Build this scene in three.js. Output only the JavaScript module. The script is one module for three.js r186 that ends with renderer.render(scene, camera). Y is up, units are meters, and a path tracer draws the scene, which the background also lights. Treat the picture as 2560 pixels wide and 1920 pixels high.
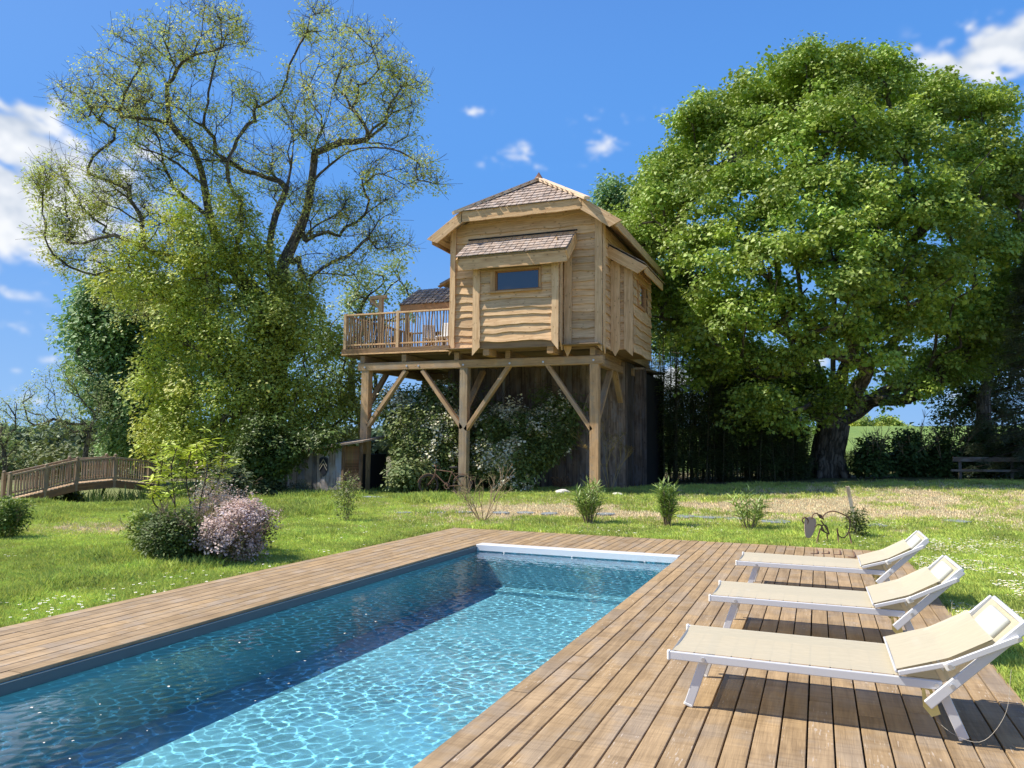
import * as THREE from 'three';
import { mergeGeometries } from 'three/addons/utils/BufferGeometryUtils.js';
import { RoundedBoxGeometry } from 'three/addons/geometries/RoundedBoxGeometry.js';

// ---------- camera, sky, sun, exposure ----------
const scene = new THREE.Scene();
const PITCH = 4.5 * Math.PI / 180, ROLL = 0.6 * Math.PI / 180, YAW = 21.67 * Math.PI / 180, EYE = 1.65, FOC = 769;
const camera = new THREE.PerspectiveCamera(2 * Math.atan(384 / FOC) * 180 / Math.PI, 4 / 3, 0.05, 6000);
camera.position.set(0, EYE, 0);
camera.rotation.set(PITCH, YAW, ROLL, 'YXZ');
scene.add(camera);
camera.updateMatrixWorld(true);
const renderer = new THREE.WebGLRenderer({ antialias: true });
renderer.toneMapping = THREE.LinearToneMapping;
const EXPOSURE = 1.55;
renderer.toneMappingExposure = EXPOSURE;
renderer.shadowMap.enabled = true;
const SUN_EL = 52 * Math.PI / 180, SUN_AZ = -109 * Math.PI / 180;
const SUN = new THREE.Vector3(Math.sin(SUN_AZ) * Math.cos(SUN_EL), Math.sin(SUN_EL), -Math.cos(SUN_AZ) * Math.cos(SUN_EL));
const sun = new THREE.DirectionalLight(new THREE.Color().setRGB(1, 0.94, 0.83), 4.8);
sun.name = 'sun';
sun.position.copy(SUN).multiplyScalar(80).add(new THREE.Vector3(-6, 0, -18));
sun.target.position.set(-6, 0, -18);
sun.castShadow = true;
sun.shadow.mapSize.set(4096, 4096);
Object.assign(sun.shadow.camera, { left: -40, right: 40, top: 40, bottom: -40, near: 1, far: 200 });
scene.add(sun, sun.target);

// ---------- small helpers ----------
const rng = (seed) => () => { seed = (seed + 0x6d2b79f5) | 0; let t = Math.imul(seed ^ (seed >>> 15), 1 | seed); t = (t + Math.imul(t ^ (t >>> 7), 61 | t)) ^ t; return ((t ^ (t >>> 14)) >>> 0) / 4294967296; };
const V = (x, y, z) => new THREE.Vector3(x, y, z);
const clamp = (x, a = 0, b = 1) => Math.min(b, Math.max(a, x));
const lerp = (a, b, t) => a + (b - a) * t;
const smooth = (a, b, x) => { const t = clamp((x - a) / (b - a)); return t * t * (3 - 2 * t); };
const hash = (x, y, s) => { let h = Math.imul(x, 374761393) + Math.imul(y, 668265263) + Math.imul(s, 974634777); h = Math.imul(h ^ (h >>> 13), 1274126177); return ((h ^ (h >>> 16)) >>> 0) / 4294967296; };
// value noise; with px, py it repeats after so many cells
function vn(x, y, s = 0, px = 0, py = 0) {
  let ix = Math.floor(x), iy = Math.floor(y); const fx = x - ix, fy = y - iy;
  let ix1 = ix + 1, iy1 = iy + 1;
  if (px) { ix = ((ix % px) + px) % px; ix1 = ((ix1 % px) + px) % px; }
  if (py) { iy = ((iy % py) + py) % py; iy1 = ((iy1 % py) + py) % py; }
  const u = fx * fx * (3 - 2 * fx), v = fy * fy * (3 - 2 * fy);
  return lerp(lerp(hash(ix, iy, s), hash(ix1, iy, s), u), lerp(hash(ix, iy1, s), hash(ix1, iy1, s), u), v);
}
function fbm(x, y, s = 0, oct = 4, px = 0, py = 0) { let a = 0.5, r = 0, n = 0; for (let i = 0; i < oct; i++) { r += a * vn(x, y, s + i, px, py); n += a; a *= 0.5; x *= 2; y *= 2; px *= 2; py *= 2; } return r / n; }
// a pixel of the photograph (2560 x 1920) as a direction, and points along it
const dirOf = (px, py) => V((px * 0.4 - 512) / FOC, -(py * 0.4 - 384) / FOC, -1).applyQuaternion(camera.quaternion);
const fwd = V(-Math.sin(YAW), 0, -Math.cos(YAW)), side = V(Math.cos(YAW), 0, -Math.sin(YAW));
const atD = (px, py, D) => { const d = dirOf(px, py); return d.multiplyScalar(D / d.dot(fwd)).add(V(0, EYE, 0)); };
const onZ = (px, py, z) => { const d = dirOf(px, py); return d.multiplyScalar(z / d.z).add(V(0, EYE, 0)); };
const onY = (px, py, y) => { const d = dirOf(px, py); return d.multiplyScalar((y - EYE) / d.y).add(V(0, EYE, 0)); };
const DP = 2560 / 2212;                                   // the photograph as seen at 2212 pixels
const names = new Map();
function numbered(n) { const k = names.get(n) || 0; names.set(n, k + 1); return k ? `${n}_${String(k).padStart(3, '0')}` : n; }
function tag(o, label, category, group, kind) {
  if (label) o.userData.label = label; if (category) o.userData.category = category;
  if (group) o.userData.group = group; if (kind) o.userData.kind = kind; return o;
}
function thing(name, label, category, pos, group) {
  const o = new THREE.Group(); o.name = numbered(name); if (pos) o.position.copy(pos);
  scene.add(o); return tag(o, label, category, group);
}
function sub(name, parent) { const o = new THREE.Group(); o.name = name; parent.add(o); return o; }
function part(name, geo, mat, parent, pos, rot) {
  const m = new THREE.Mesh(geo, mat); m.name = name; m.castShadow = m.receiveShadow = true;
  if (pos) m.position.copy(pos); if (rot) m.rotation.set(rot[0], rot[1], rot[2], rot[3] || 'XYZ');
  if (parent) parent.add(m); return m;
}
function solo(name, geo, mat, label, category, group, kind) { const m = part(numbered(name), geo, mat, scene); return tag(m, label, category, group, kind); }
const struct = (name, geo, mat, label) => { const m = part(numbered(name), geo, mat, scene); m.userData.kind = 'structure'; if (label) m.userData.label = label; return m; };
const merge = (list) => mergeGeometries(list.map((g) => { const h = g.index ? g.toNonIndexed() : g; for (const k of Object.keys(h.attributes)) if (!['position', 'normal', 'uv', 'color'].includes(k)) h.deleteAttribute(k); return h; }));
function paint(g, c) { const n = g.attributes.position.count, a = new Float32Array(n * 3); for (let i = 0; i < n; i++) { a[i * 3] = c[0]; a[i * 3 + 1] = c[1]; a[i * 3 + 2] = c[2]; } g.setAttribute('color', new THREE.BufferAttribute(a, 3)); return g; }
const box = (w, h, d, x = 0, y = 0, z = 0) => new THREE.BoxGeometry(w, h, d).translate(x, y, z);
const rbox = (w, h, d, r = 0.005, s = 1) => new RoundedBoxGeometry(w, h, d, s, r);
// put a geometry whose long axis is +x between two points; 'up' says where its +y looks
const M4 = new THREE.Matrix4();
function span(g, a, b, up = V(0, 1, 0)) {
  const x = b.clone().sub(a).normalize(), z = x.clone().cross(up).normalize(), y = z.clone().cross(x);
  return g.applyMatrix4(M4.makeBasis(x, y, z).setPosition(a.clone().add(b).multiplyScalar(0.5)));
}
// squared or round bar between two points
const bar = (a, b, w, h, up) => span(uvBox(a.distanceTo(b), h, w, Math.min(w, h) * 0.08), a, b, up);
function rod(a, b, r0, r1 = r0, n = 8) {
  const L = a.distanceTo(b), g = new THREE.CylinderGeometry(r1, r0, L, n, 1).rotateZ(-Math.PI / 2);
  return span(g, a, b, Math.abs(b.y - a.y) > 0.9 * L ? V(0, 0, 1) : V(0, 1, 0));
}
const tube = (pts, r, seg = 24, rad = 6, closed = false) => new THREE.TubeGeometry(new THREE.CatmullRomCurve3(pts, closed), seg, r, rad, closed);
let uvSeed = rng(99);
// box with long axis x, chamfered, uv in metres with u along x, with an offset of its own
function uvBox(L, H, W, c = 0.004) { return plank(L, H, W, { seg: 1, c, rand: uvSeed }); }
// A board: length along x, width (height) along y, thickness along z, front face at +z.
// o: seg, wave [lower, upper] amplitude, cut [x shift of the lower / upper corner at the left, at the right], c chamfer, tint, cup
function plank(L, W, T, o = {}) {
  const r = o.rand || uvSeed, seg = o.seg || 1, c = o.c ?? 0.004, hw = W / 2, ht = T / 2, su = r() * 7, sv = r() * 7, ph = r() * 50;
  const wl = o.wave ? o.wave[0] : 0, wu = o.wave ? o.wave[1] : 0, cl = o.cutL || [0, 0], cr = o.cutR || [0, 0];
  const ring = [[-hw, ht - c], [-hw + c, ht], [hw - c, ht], [hw, ht - c], [hw, -ht], [-hw, -ht]];
  const P = [], U = [], stations = [];
  for (let i = 0; i <= seg; i++) {
    const t = i / seg, x = (t - 0.5) * L, dl = wl ? wl * (2 * fbm(x * 1.6 + ph, 3.3, 5, 3) - 1) * 1.6 : 0, du = wu ? wu * (2 * fbm(x * 1.6 + ph + 9, 7.7, 6, 3) - 1) * 1.6 : 0;
    stations.push(ring.map(([y, z]) => {
      const k = (y + hw) / W, xs = x + (1 - t) * lerp(cl[0], cl[1], k) + t * lerp(cr[0], cr[1], k);
      return [xs, y + lerp(dl, du, k), z];
    }));
  }
  const per = [0]; for (let k = 0; k < 6; k++) { const a = ring[k], b = ring[(k + 1) % 6]; per.push(per[k] + Math.hypot(b[0] - a[0], b[1] - a[1])); }
  const quad = (a, b, cc, d, ua, ub, uc, ud) => { P.push(...a, ...b, ...cc, ...a, ...cc, ...d); U.push(...ua, ...ub, ...uc, ...ua, ...uc, ...ud); };
  for (let i = 0; i < seg; i++) for (let k = 0; k < 6; k++) {
    const a = stations[i][k], b = stations[i + 1][k], cc = stations[i + 1][(k + 1) % 6], d = stations[i][(k + 1) % 6];
    quad(a, b, cc, d, [a[0] + su, per[k] + sv], [b[0] + su, per[k] + sv], [cc[0] + su, per[k + 1] + sv], [d[0] + su, per[k + 1] + sv]);
  }
  const cap = (...t) => { for (const q of t) { P.push(...q); U.push(q[2] * 0.3 + su, q[1] + sv); } };
  for (let k = 1; k < 5; k++) { const s0 = stations[0], s1 = stations[seg]; cap(s0[0], s0[k], s0[k + 1]); cap(s1[0], s1[k + 1], s1[k]); }
  const g = new THREE.BufferGeometry();
  g.setAttribute('position', new THREE.Float32BufferAttribute(P, 3)); g.setAttribute('uv', new THREE.Float32BufferAttribute(U, 2));
  g.computeVertexNormals();
  return paint(g, o.tint || [1, 1, 1]);
}
// a vertical board with a wavy edge and a slanted foot (tip at the left or right), front at +z, top at y = 0, hanging down
function corner(W, L, T, o = {}) {
  const r = o.rand || uvSeed, s = new THREE.Shape(), ph = r() * 40, n = 14, w = o.wave || 0, tipL = o.tip === 'left', cutH = o.cut ?? 0.26;
  const f = (t, e) => w * (2 * fbm(t * 3 + ph, e, 8, 3) - 1) * 1.8;
  s.moveTo(-W / 2, 0);
  for (let i = 1; i <= n; i++) { const t = i / n * (L - (tipL ? 0 : cutH)); s.lineTo(-W / 2 + (o.both || !tipL || o.waveLeft ? f(t, 1) : 0), -t); }
  if (o.tip === 'mid') { s.lineTo(0, -L); }
  for (let i = n; i >= 0; i--) { const t = i / n * (L - (tipL || o.tip === 'mid' ? cutH : 0)); s.lineTo(W / 2 + (o.both || tipL ? f(t, 2) : 0), -t); }
  const g = new THREE.ExtrudeGeometry(s, { depth: T - 0.006, bevelEnabled: true, bevelThickness: 0.003, bevelSize: 0.003, bevelSegments: 1 });
  const p = g.attributes.position, uv = g.attributes.uv, su = r() * 5, sv = r() * 5;
  for (let i = 0; i < p.count; i++) uv.setXY(i, p.getY(i) + su, p.getX(i) + p.getZ(i) + sv);
  return paint(g, o.tint || [1, 1, 1]);
}
// ---------- computed textures ----------
const toS = (c) => c <= 0.0031308 ? c * 12.92 : 1.055 * Math.pow(c, 1 / 2.4) - 0.055;
function tex(w, h, fn, srgb = true) {
  const d = new Uint8Array(w * h * 4);
  for (let y = 0, k = 0; y < h; y++) for (let x = 0; x < w; x++, k += 4) {
    const c = fn((x + 0.5) / w, (y + 0.5) / h);
    for (let i = 0; i < 3; i++) d[k + i] = 255 * clamp(srgb ? toS(clamp(c[i])) : c[i]) + 0.5;
    d[k + 3] = 255;
  }
  const t = new THREE.DataTexture(d, w, h); t.wrapS = t.wrapT = THREE.RepeatWrapping; t.magFilter = THREE.LinearFilter; t.minFilter = THREE.LinearMipmapLinearFilter;
  if (srgb) t.colorSpace = THREE.SRGBColorSpace; t.needsUpdate = true; return t;
}
const rep = (t, x, y) => { const c = t.clone(); c.repeat.set(x, y); c.needsUpdate = true; return c; };
const mix3 = (a, b, t) => [lerp(a[0], b[0], t), lerp(a[1], b[1], t), lerp(a[2], b[2], t)];
const std = (o) => new THREE.MeshStandardMaterial(o), phys = (o) => new THREE.MeshPhysicalMaterial(o);
const rgb = (r, g, b) => new THREE.Color().setRGB(r, g, b);

// ---------- sky: clear deep blue with small fair-weather clouds ----------
{
  const W = 2048, H = 1024, data = new Float32Array(W * H * 4);
  const spots = [];                                        // [direction, radius across, radius up, strength]
  const put = (x, y, rx, ry, s) => { const d = dirOf(x * DP, y * DP).normalize(); spots.push([Math.atan2(d.z, d.x), Math.asin(d.y), rx * DP * 0.4 / FOC, ry * DP * 0.4 / FOC, s]); };
  put(90, 380, 190, 105, 1.5); put(-40, 430, 280, 130, 1.9); put(110, 500, 110, 60, 1.3); put(30, 270, 120, 60, 1.4); put(60, 340, 150, 70, 1.6); put(290, 410, 120, 60, 0.95);
  put(2010, 150, 130, 32, 1.3); put(2150, 125, 120, 45, 1.5); put(2260, 100, 120, 70, 1.5); put(1920, 140, 60, 22, 0.9);
  put(1340, 265, 75, 24, 0.66); put(1290, 250, 30, 22, 0.7); put(1318, 315, 40, 28, 0.62); put(1130, 335, 55, 30, 0.7); put(1180, 357, 45, 20, 0.72); put(1035, 345, 22, 14, 0.55); put(1255, 352, 22, 9, 0.5); put(1230, 262, 26, 14, 0.55); put(1022, 243, 34, 12, 0.52);
  put(680, 270, 40, 34, 0.72); put(695, 330, 36, 26, 0.5); put(110, 778, 24, 9, 0.8); put(50, 715, 24, 9, 0.6); put(35, 800, 14, 8, 0.6); put(200, 760, 50, 24, 0.8); put(40, 850, 80, 20, 0.6);
  put(1450, 820, 110, 40, 1.0); put(1520, 880, 140, 40, 0.9); put(1700, 780, 200, 60, 0.7); put(1460, 640, 90, 40, 0.7); put(720, 940, 70, 25, 0.8); put(700, 740, 60, 40, 0.6); put(1600, 620, 120, 50, 0.5); put(2000, 800, 140, 60, 0.5);
  const rnd = rng(5);
  for (let i = 0; i < 150; i++) { const az = (rnd() * 2 - 1) * Math.PI, el = 0.05 + rnd() * rnd() * 1.0, c = Math.atan2(fwd.z, fwd.x); let da = Math.abs(az - c); if (da > Math.PI) da = 2 * Math.PI - da; if (da < 0.72 && el < 0.75) continue; spots.push([az, el, 0.05 + rnd() * 0.16, 0.02 + rnd() * 0.05, 0.6 + rnd() * 0.9]); }
  const top = [0.036, 0.15, 0.56], mid = [0.092, 0.335, 0.86], low = [0.36, 0.60, 0.92];
  for (let y = 0, k = 0; y < H; y++) {
    const el = ((y + 0.5) / H - 0.5) * Math.PI, e = Math.max(el, 0), near = spots.filter((s) => Math.abs(el - s[1]) < s[3] * 2.6);
    for (let x = 0; x < W; x++, k += 4) {
      const az = ((x + 0.5) / W - 0.5) * 2 * Math.PI;
      const t = e < 0.36 ? mix3(low, mid, Math.pow(smooth(-0.12, 0.36, e), 0.8) ) : mix3(mid, top, smooth(0.3, 0.95, e));
      let m = 0;
      for (const s of near) {
        let da = Math.abs(az - s[0]); if (da > Math.PI) da = 2 * Math.PI - da;
        const q = (da * Math.cos(el) / s[2]) ** 2 + ((el - s[1]) / s[3]) ** 2;
        if (q < 6) m = Math.max(m, s[4] * Math.exp(-q * 0.75));
      }
      let c = t;
      if (m > 0.04) {
        const cx = az * Math.cos(el) * 24, cy = el * 38, wq = fbm(cx * 0.7, cy * 0.7, 51, 3) * 1.6, n = 0.55 * fbm(cx + wq, cy + wq, 31, 5) + 0.45 * fbm(cx * 2.7 + wq * 2, cy * 3.2, 33, 5), n2 = fbm(cx + wq + 0.25, cy + wq - 0.5, 31, 5);
        const a = smooth(0.42, 1.05, m * 0.78 + (n - 0.5) * 2.3) * smooth(0.04, 0.2, m) , lit = clamp(0.5 + (n - n2) * 2.6 + 0.45 * smooth(0, 0.7, 1.25 - m), 0, 1);
        c = mix3(t, mix3([0.52, 0.60, 0.72], [0.93, 0.95, 0.98], lit), a * 0.96);
      }
      const glow = Math.acos(clamp(Math.cos(el) * (Math.cos(az) * SUN.x + Math.sin(az) * SUN.z) + Math.sin(el) * SUN.y, -1, 1)), halo = 0.75 * Math.exp(-glow / 0.22) + 0.16 * Math.exp(-glow / 0.8);
      for (let i = 0; i < 3; i++) data[k + i] = (c[i] + halo * [1, 0.97, 0.92][i]) / EXPOSURE;
      data[k + 3] = 1;
    }
  }
  const t = new THREE.DataTexture(data, W, H, THREE.RGBAFormat, THREE.FloatType);
  t.mapping = THREE.EquirectangularReflectionMapping; t.magFilter = THREE.LinearFilter; t.needsUpdate = true;
  scene.background = t; scene.environment = t;
}
// ---------- materials ----------
const woodTex = (light, dark, o = {}) => tex(o.w || 1024, o.h || 1024, (u, v) => {
  const warp = fbm(u * 6, v * 6, 11, 3, 6, 6) * 0.9, g1 = fbm(u * 4, v * 56 + warp * 2, 3, 4, 4, 56), g2 = vn(u * 16, v * 210, 17, 16, 210), blot = fbm(u * (o.bx || 8), v * 4, 23, 4, o.bx || 8, 4);
  let t = clamp(0.62 * g1 + 0.18 * g2 + (o.blot || 0.3) * (blot - 0.5) + 0.1);
  let knot = 0;
  if (o.knots) for (let i = 0; i < o.knots; i++) { const kx = hash(i, 1, 71), ky = hash(i, 2, 71), kr = 0.006 + 0.012 * hash(i, 3, 71); let dx = Math.abs(u - kx), dy = Math.abs(v - ky); dx = Math.min(dx, 1 - dx) * 2; dy = Math.min(dy, 1 - dy) * 2; const d = Math.hypot(dx * 0.75, dy) / kr; if (d < 4) knot = Math.max(knot, d < 1 ? 0.8 : 0.55 * Math.exp(-(d - 1) * 1.4) * (0.7 + 0.3 * Math.sin(d * 9))); }
  t = smooth(0.15, 0.85, t);
  let c = mix3(dark, light, t);
  if (knot) c = mix3(c, o.knot || [0.16, 0.08, 0.035], knot);
  if (o.grey) c = mix3(c, o.grey, smooth(0.5, 0.75, fbm(u * 10, v * 7, 47, 4, 10, 7)) * (o.greyA || 0.5));
  if (o.scratch) { const s = vn(u * 30, v * 300, 91, 30, 300), m = smooth(0.55, 0.75, fbm(u * 9, v * 9, 93, 3, 9, 9)); if (s > 0.86) c = mix3(c, o.scratch, 0.5 * m); }
  if (o.cross) { const s = fbm(u * 90, v * 5, 61, 3, 90, 5); c = mix3(c, [c[0] * 0.72, c[1] * 0.7, c[2] * 0.68], smooth(0.5, 0.8, s) * 0.55); }
  return c;
});
const grainBump = tex(512, 512, (u, v) => { const k = 0.6 * fbm(u * 4, v * 60, 3, 4, 4, 60) + 0.4 * vn(u * 14, v * 120, 17, 14, 120); return [k, k, k]; }, false);
const M = {};
{
  const deck = woodTex([0.41, 0.278, 0.142], [0.25, 0.163, 0.079], { blot: 0.5, bx: 10, grey: [0.33, 0.27, 0.20], greyA: 0.4, scratch: [0.66, 0.56, 0.44], cross: true });
  M.deck = std({ map: rep(deck, 0.5, 0.62), bumpMap: rep(grainBump, 0.7, 1.4), bumpScale: 0.0025, roughness: 0.74, vertexColors: true });
  const larch = woodTex([0.80, 0.55, 0.31], [0.53, 0.315, 0.15], { blot: 0.25, knots: 40, knot: [0.26, 0.13, 0.05] });
  M.larch = std({ map: rep(larch, 0.5, 0.7), bumpMap: rep(grainBump, 0.8, 1.2), bumpScale: 0.003, roughness: 0.8, vertexColors: true });
  const beam = woodTex([0.56, 0.37, 0.20], [0.34, 0.205, 0.10], { blot: 0.4, knots: 14, grey: [0.3, 0.25, 0.19], greyA: 0.45 });
  M.beam = std({ map: rep(beam, 0.45, 0.8), bumpMap: rep(grainBump, 0.8, 1.2), bumpScale: 0.004, roughness: 0.84, vertexColors: true });
  const old = woodTex([0.30, 0.245, 0.19], [0.10, 0.075, 0.056], { blot: 0.6, knots: 10, knot: [0.03, 0.02, 0.015], grey: [0.22, 0.215, 0.21], greyA: 0.7 });
  M.old = std({ map: rep(old, 0.4, 0.9), bumpMap: rep(grainBump, 0.7, 1.5), bumpScale: 0.008, roughness: 0.92, vertexColors: true });
  const shingle = woodTex([0.47, 0.37, 0.29], [0.25, 0.18, 0.135], { blot: 0.6, grey: [0.30, 0.27, 0.255], greyA: 0.6, w: 512, h: 512 });
  M.shingle = std({ map: rep(shingle, 1.1, 1.3), bumpMap: rep(grainBump, 1.6, 1.4), bumpScale: 0.004, roughness: 0.9, vertexColors: true });
  const bark = tex(512, 512, (u, v) => { const f = fbm(u * 9 + 1.5 * fbm(u * 4, v * 3, 7, 2, 4, 3), v * 5, 3, 5, 0, 5); const ridge = Math.abs(2 * f - 1); return mix3([0.055, 0.045, 0.033], [0.22, 0.185, 0.145], smooth(0.03, 0.45, ridge)); });
  const barkB = tex(256, 256, (u, v) => { const f = fbm(u * 9, v * 5, 3, 4, 9, 5), k = smooth(0.03, 0.4, Math.abs(2 * f - 1)); return [k, k, k]; }, false);
  M.bark = std({ map: bark, bumpMap: barkB, bumpScale: 0.02, roughness: 0.95, vertexColors: true });
  const plaster = tex(256, 256, (u, v) => { const k = 0.8 + 0.2 * fbm(u * 12, v * 12, 3, 4, 12, 12); return [k, k, k]; }, false);
  M.beamPlain = std({ color: rgb(0.3, 0.19, 0.1), roughness: 0.8 });
  M.white = phys({ color: rgb(0.70, 0.70, 0.70), roughness: 0.38, roughnessMap: plaster, clearcoat: 0.2, clearcoatRoughness: 0.3 });
  M.alu = phys({ color: rgb(0.62, 0.62, 0.63), roughness: 0.42, roughnessMap: plaster, metalness: 0.15, clearcoat: 0.15 });
  M.rust = std({ map: tex(128, 128, (u, v) => mix3([0.11, 0.065, 0.045], [0.26, 0.15, 0.10], fbm(u * 8, v * 8, 4, 4, 8, 8))), roughness: 0.85, metalness: 0.35 });
  M.dark = std({ color: rgb(0.012, 0.011, 0.01), roughness: 0.95 });
  M.iron = std({ color: rgb(0.02, 0.02, 0.02), roughness: 0.7, metalness: 0.4 });
  M.rubber = std({ color: rgb(0.035, 0.03, 0.028), roughness: 0.9 });
  M.zinc = std({ color: rgb(0.6, 0.6, 0.6), roughness: 0.4, metalness: 0.8 });
  M.slate = std({ map: tex(256, 256, (u, v) => mix3([0.13, 0.15, 0.165], [0.26, 0.29, 0.31], fbm(u * 7, v * 12, 5, 5, 7, 12))), bumpMap: plaster, bumpScale: 0.01, roughness: 0.75, vertexColors: true });
  M.stone = std({ map: tex(256, 256, (u, v) => mix3([0.38, 0.35, 0.3], [0.75, 0.72, 0.66], fbm(u * 6, v * 6, 9, 5, 6, 6))), roughness: 0.95 });
  M.glassDark = phys({ color: rgb(0.015, 0.02, 0.03), roughness: 0.03, metalness: 0, ior: 1.7, clearcoat: 1, clearcoatRoughness: 0.02 });
}
// thin leaf matter: light passes through it scattered
const leafMat = (r, g, b, t = 0.45, rough = 0.62) => phys({ color: rgb(r, g, b), roughness: rough, transmission: t, thickness: 0, side: THREE.DoubleSide, specularIntensity: 0.5, vertexColors: true });

// ---------- the lie of the land ----------
const camX = (x, z) => x * side.x + z * side.z, camD = (x, z) => x * fwd.x + z * fwd.z;
function ground(x, z) {
  const X = camX(x, z), D = camD(x, z);
  let y = -0.07 + smooth(9, 26, D) * (0.19 + 0.027 * clamp(X, -24, 16)) + 0.035 * (fbm(x * 0.22 + 40, z * 0.22 + 40, 3, 3) - 0.5) * smooth(1, 4, Math.max(z + 15.5, 0) + Math.max(-x - 8, 0) + Math.max(-z - 14.5, 0) * 3);
  y -= 0.75 * Math.exp(-(((X + 13.2) / 2.2) ** 2) - (((D - 25.4) / 1.5) ** 2));                        // the ditch under the bridge
  if (D > 33) {
    const right = smooth(-4, 14, X - (D - 33) * 0.1);
    y += right * (4.0 * smooth(33, 150, D) + 0.02 * Math.max(0, Math.min(X, 90)) * smooth(40, 150, D)) + (1 - right) * (-1.1 * smooth(33, 90, D) + 9 * smooth(260, 900, D));
    y += 0.4 * (fbm(x * 0.02, z * 0.02, 9, 3) - 0.5) * smooth(33, 80, D);
  }
  return y;
}
function gnd(px, py) {                                     // where the line of sight through a pixel meets the ground
  const d = dirOf(px, py).normalize(); let t = 1, y0 = 1e9;
  for (let i = 0; i < 900; i++) { const p = d.clone().multiplyScalar(t).add(V(0, EYE, 0)), h = p.y - ground(p.x, p.z); if (h < 0.004) { p.y = ground(p.x, p.z); return p; } t += Math.max(0.01, h * 0.7); y0 = h; }
  return d.multiplyScalar(t).add(V(0, EYE, 0));
}
const onG = (x, z) => V(x, ground(x, z), z);
const DECK = { x0: -6.77, x1: 1.225, z0: -13.9, z1: 1.6 }, POOL = { x0: -5.27, x1: -1.965, z0: -11.72, z1: 0.9 };
const inDeck = (x, z, m = 0) => x > DECK.x0 + m && x < DECK.x1 - m && z > DECK.z0 + m && z < DECK.z1 - m;
// how dry the turf is: mown straw lies in a band across the lawn and in patches
function dryness(x, z) {
  const X = camX(x, z), D = camD(x, z);
  const band = X > -4.5 ? 1.15 * Math.exp(-(((D - 18.8 - 0.05 * X) / (3.0 + 0.08 * Math.max(X, 0))) ** 2)) * smooth(-5, 0, X) : 0;
  const bandL = Math.exp(-(((D - 15.3 + 0.1 * (X + 8)) / 1.5) ** 2)) * smooth(-5.5, -7.5, X) * 0.95;
  const path = 0.6 * Math.exp(-(((D - 20.5) / 1.3) ** 2)) * smooth(-7.5, -5, X) * smooth(2, -1, X);
  const far = 0.55 * Math.exp(-(((D - 23.2) / 2.2) ** 2)) * smooth(3, 8, X);
  const n = fbm(x * 0.75, z * 0.75, 77, 4), n2 = fbm(x * 2.6, z * 2.6, 79, 3);
  return clamp(Math.max(band, bandL, path, far) * (0.25 + 1.35 * n + 0.5 * (n2 - 0.5)) + 0.55 * smooth(0.62, 0.8, n) * smooth(7, 12, D) * 0.7 - 0.06);
}
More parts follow.
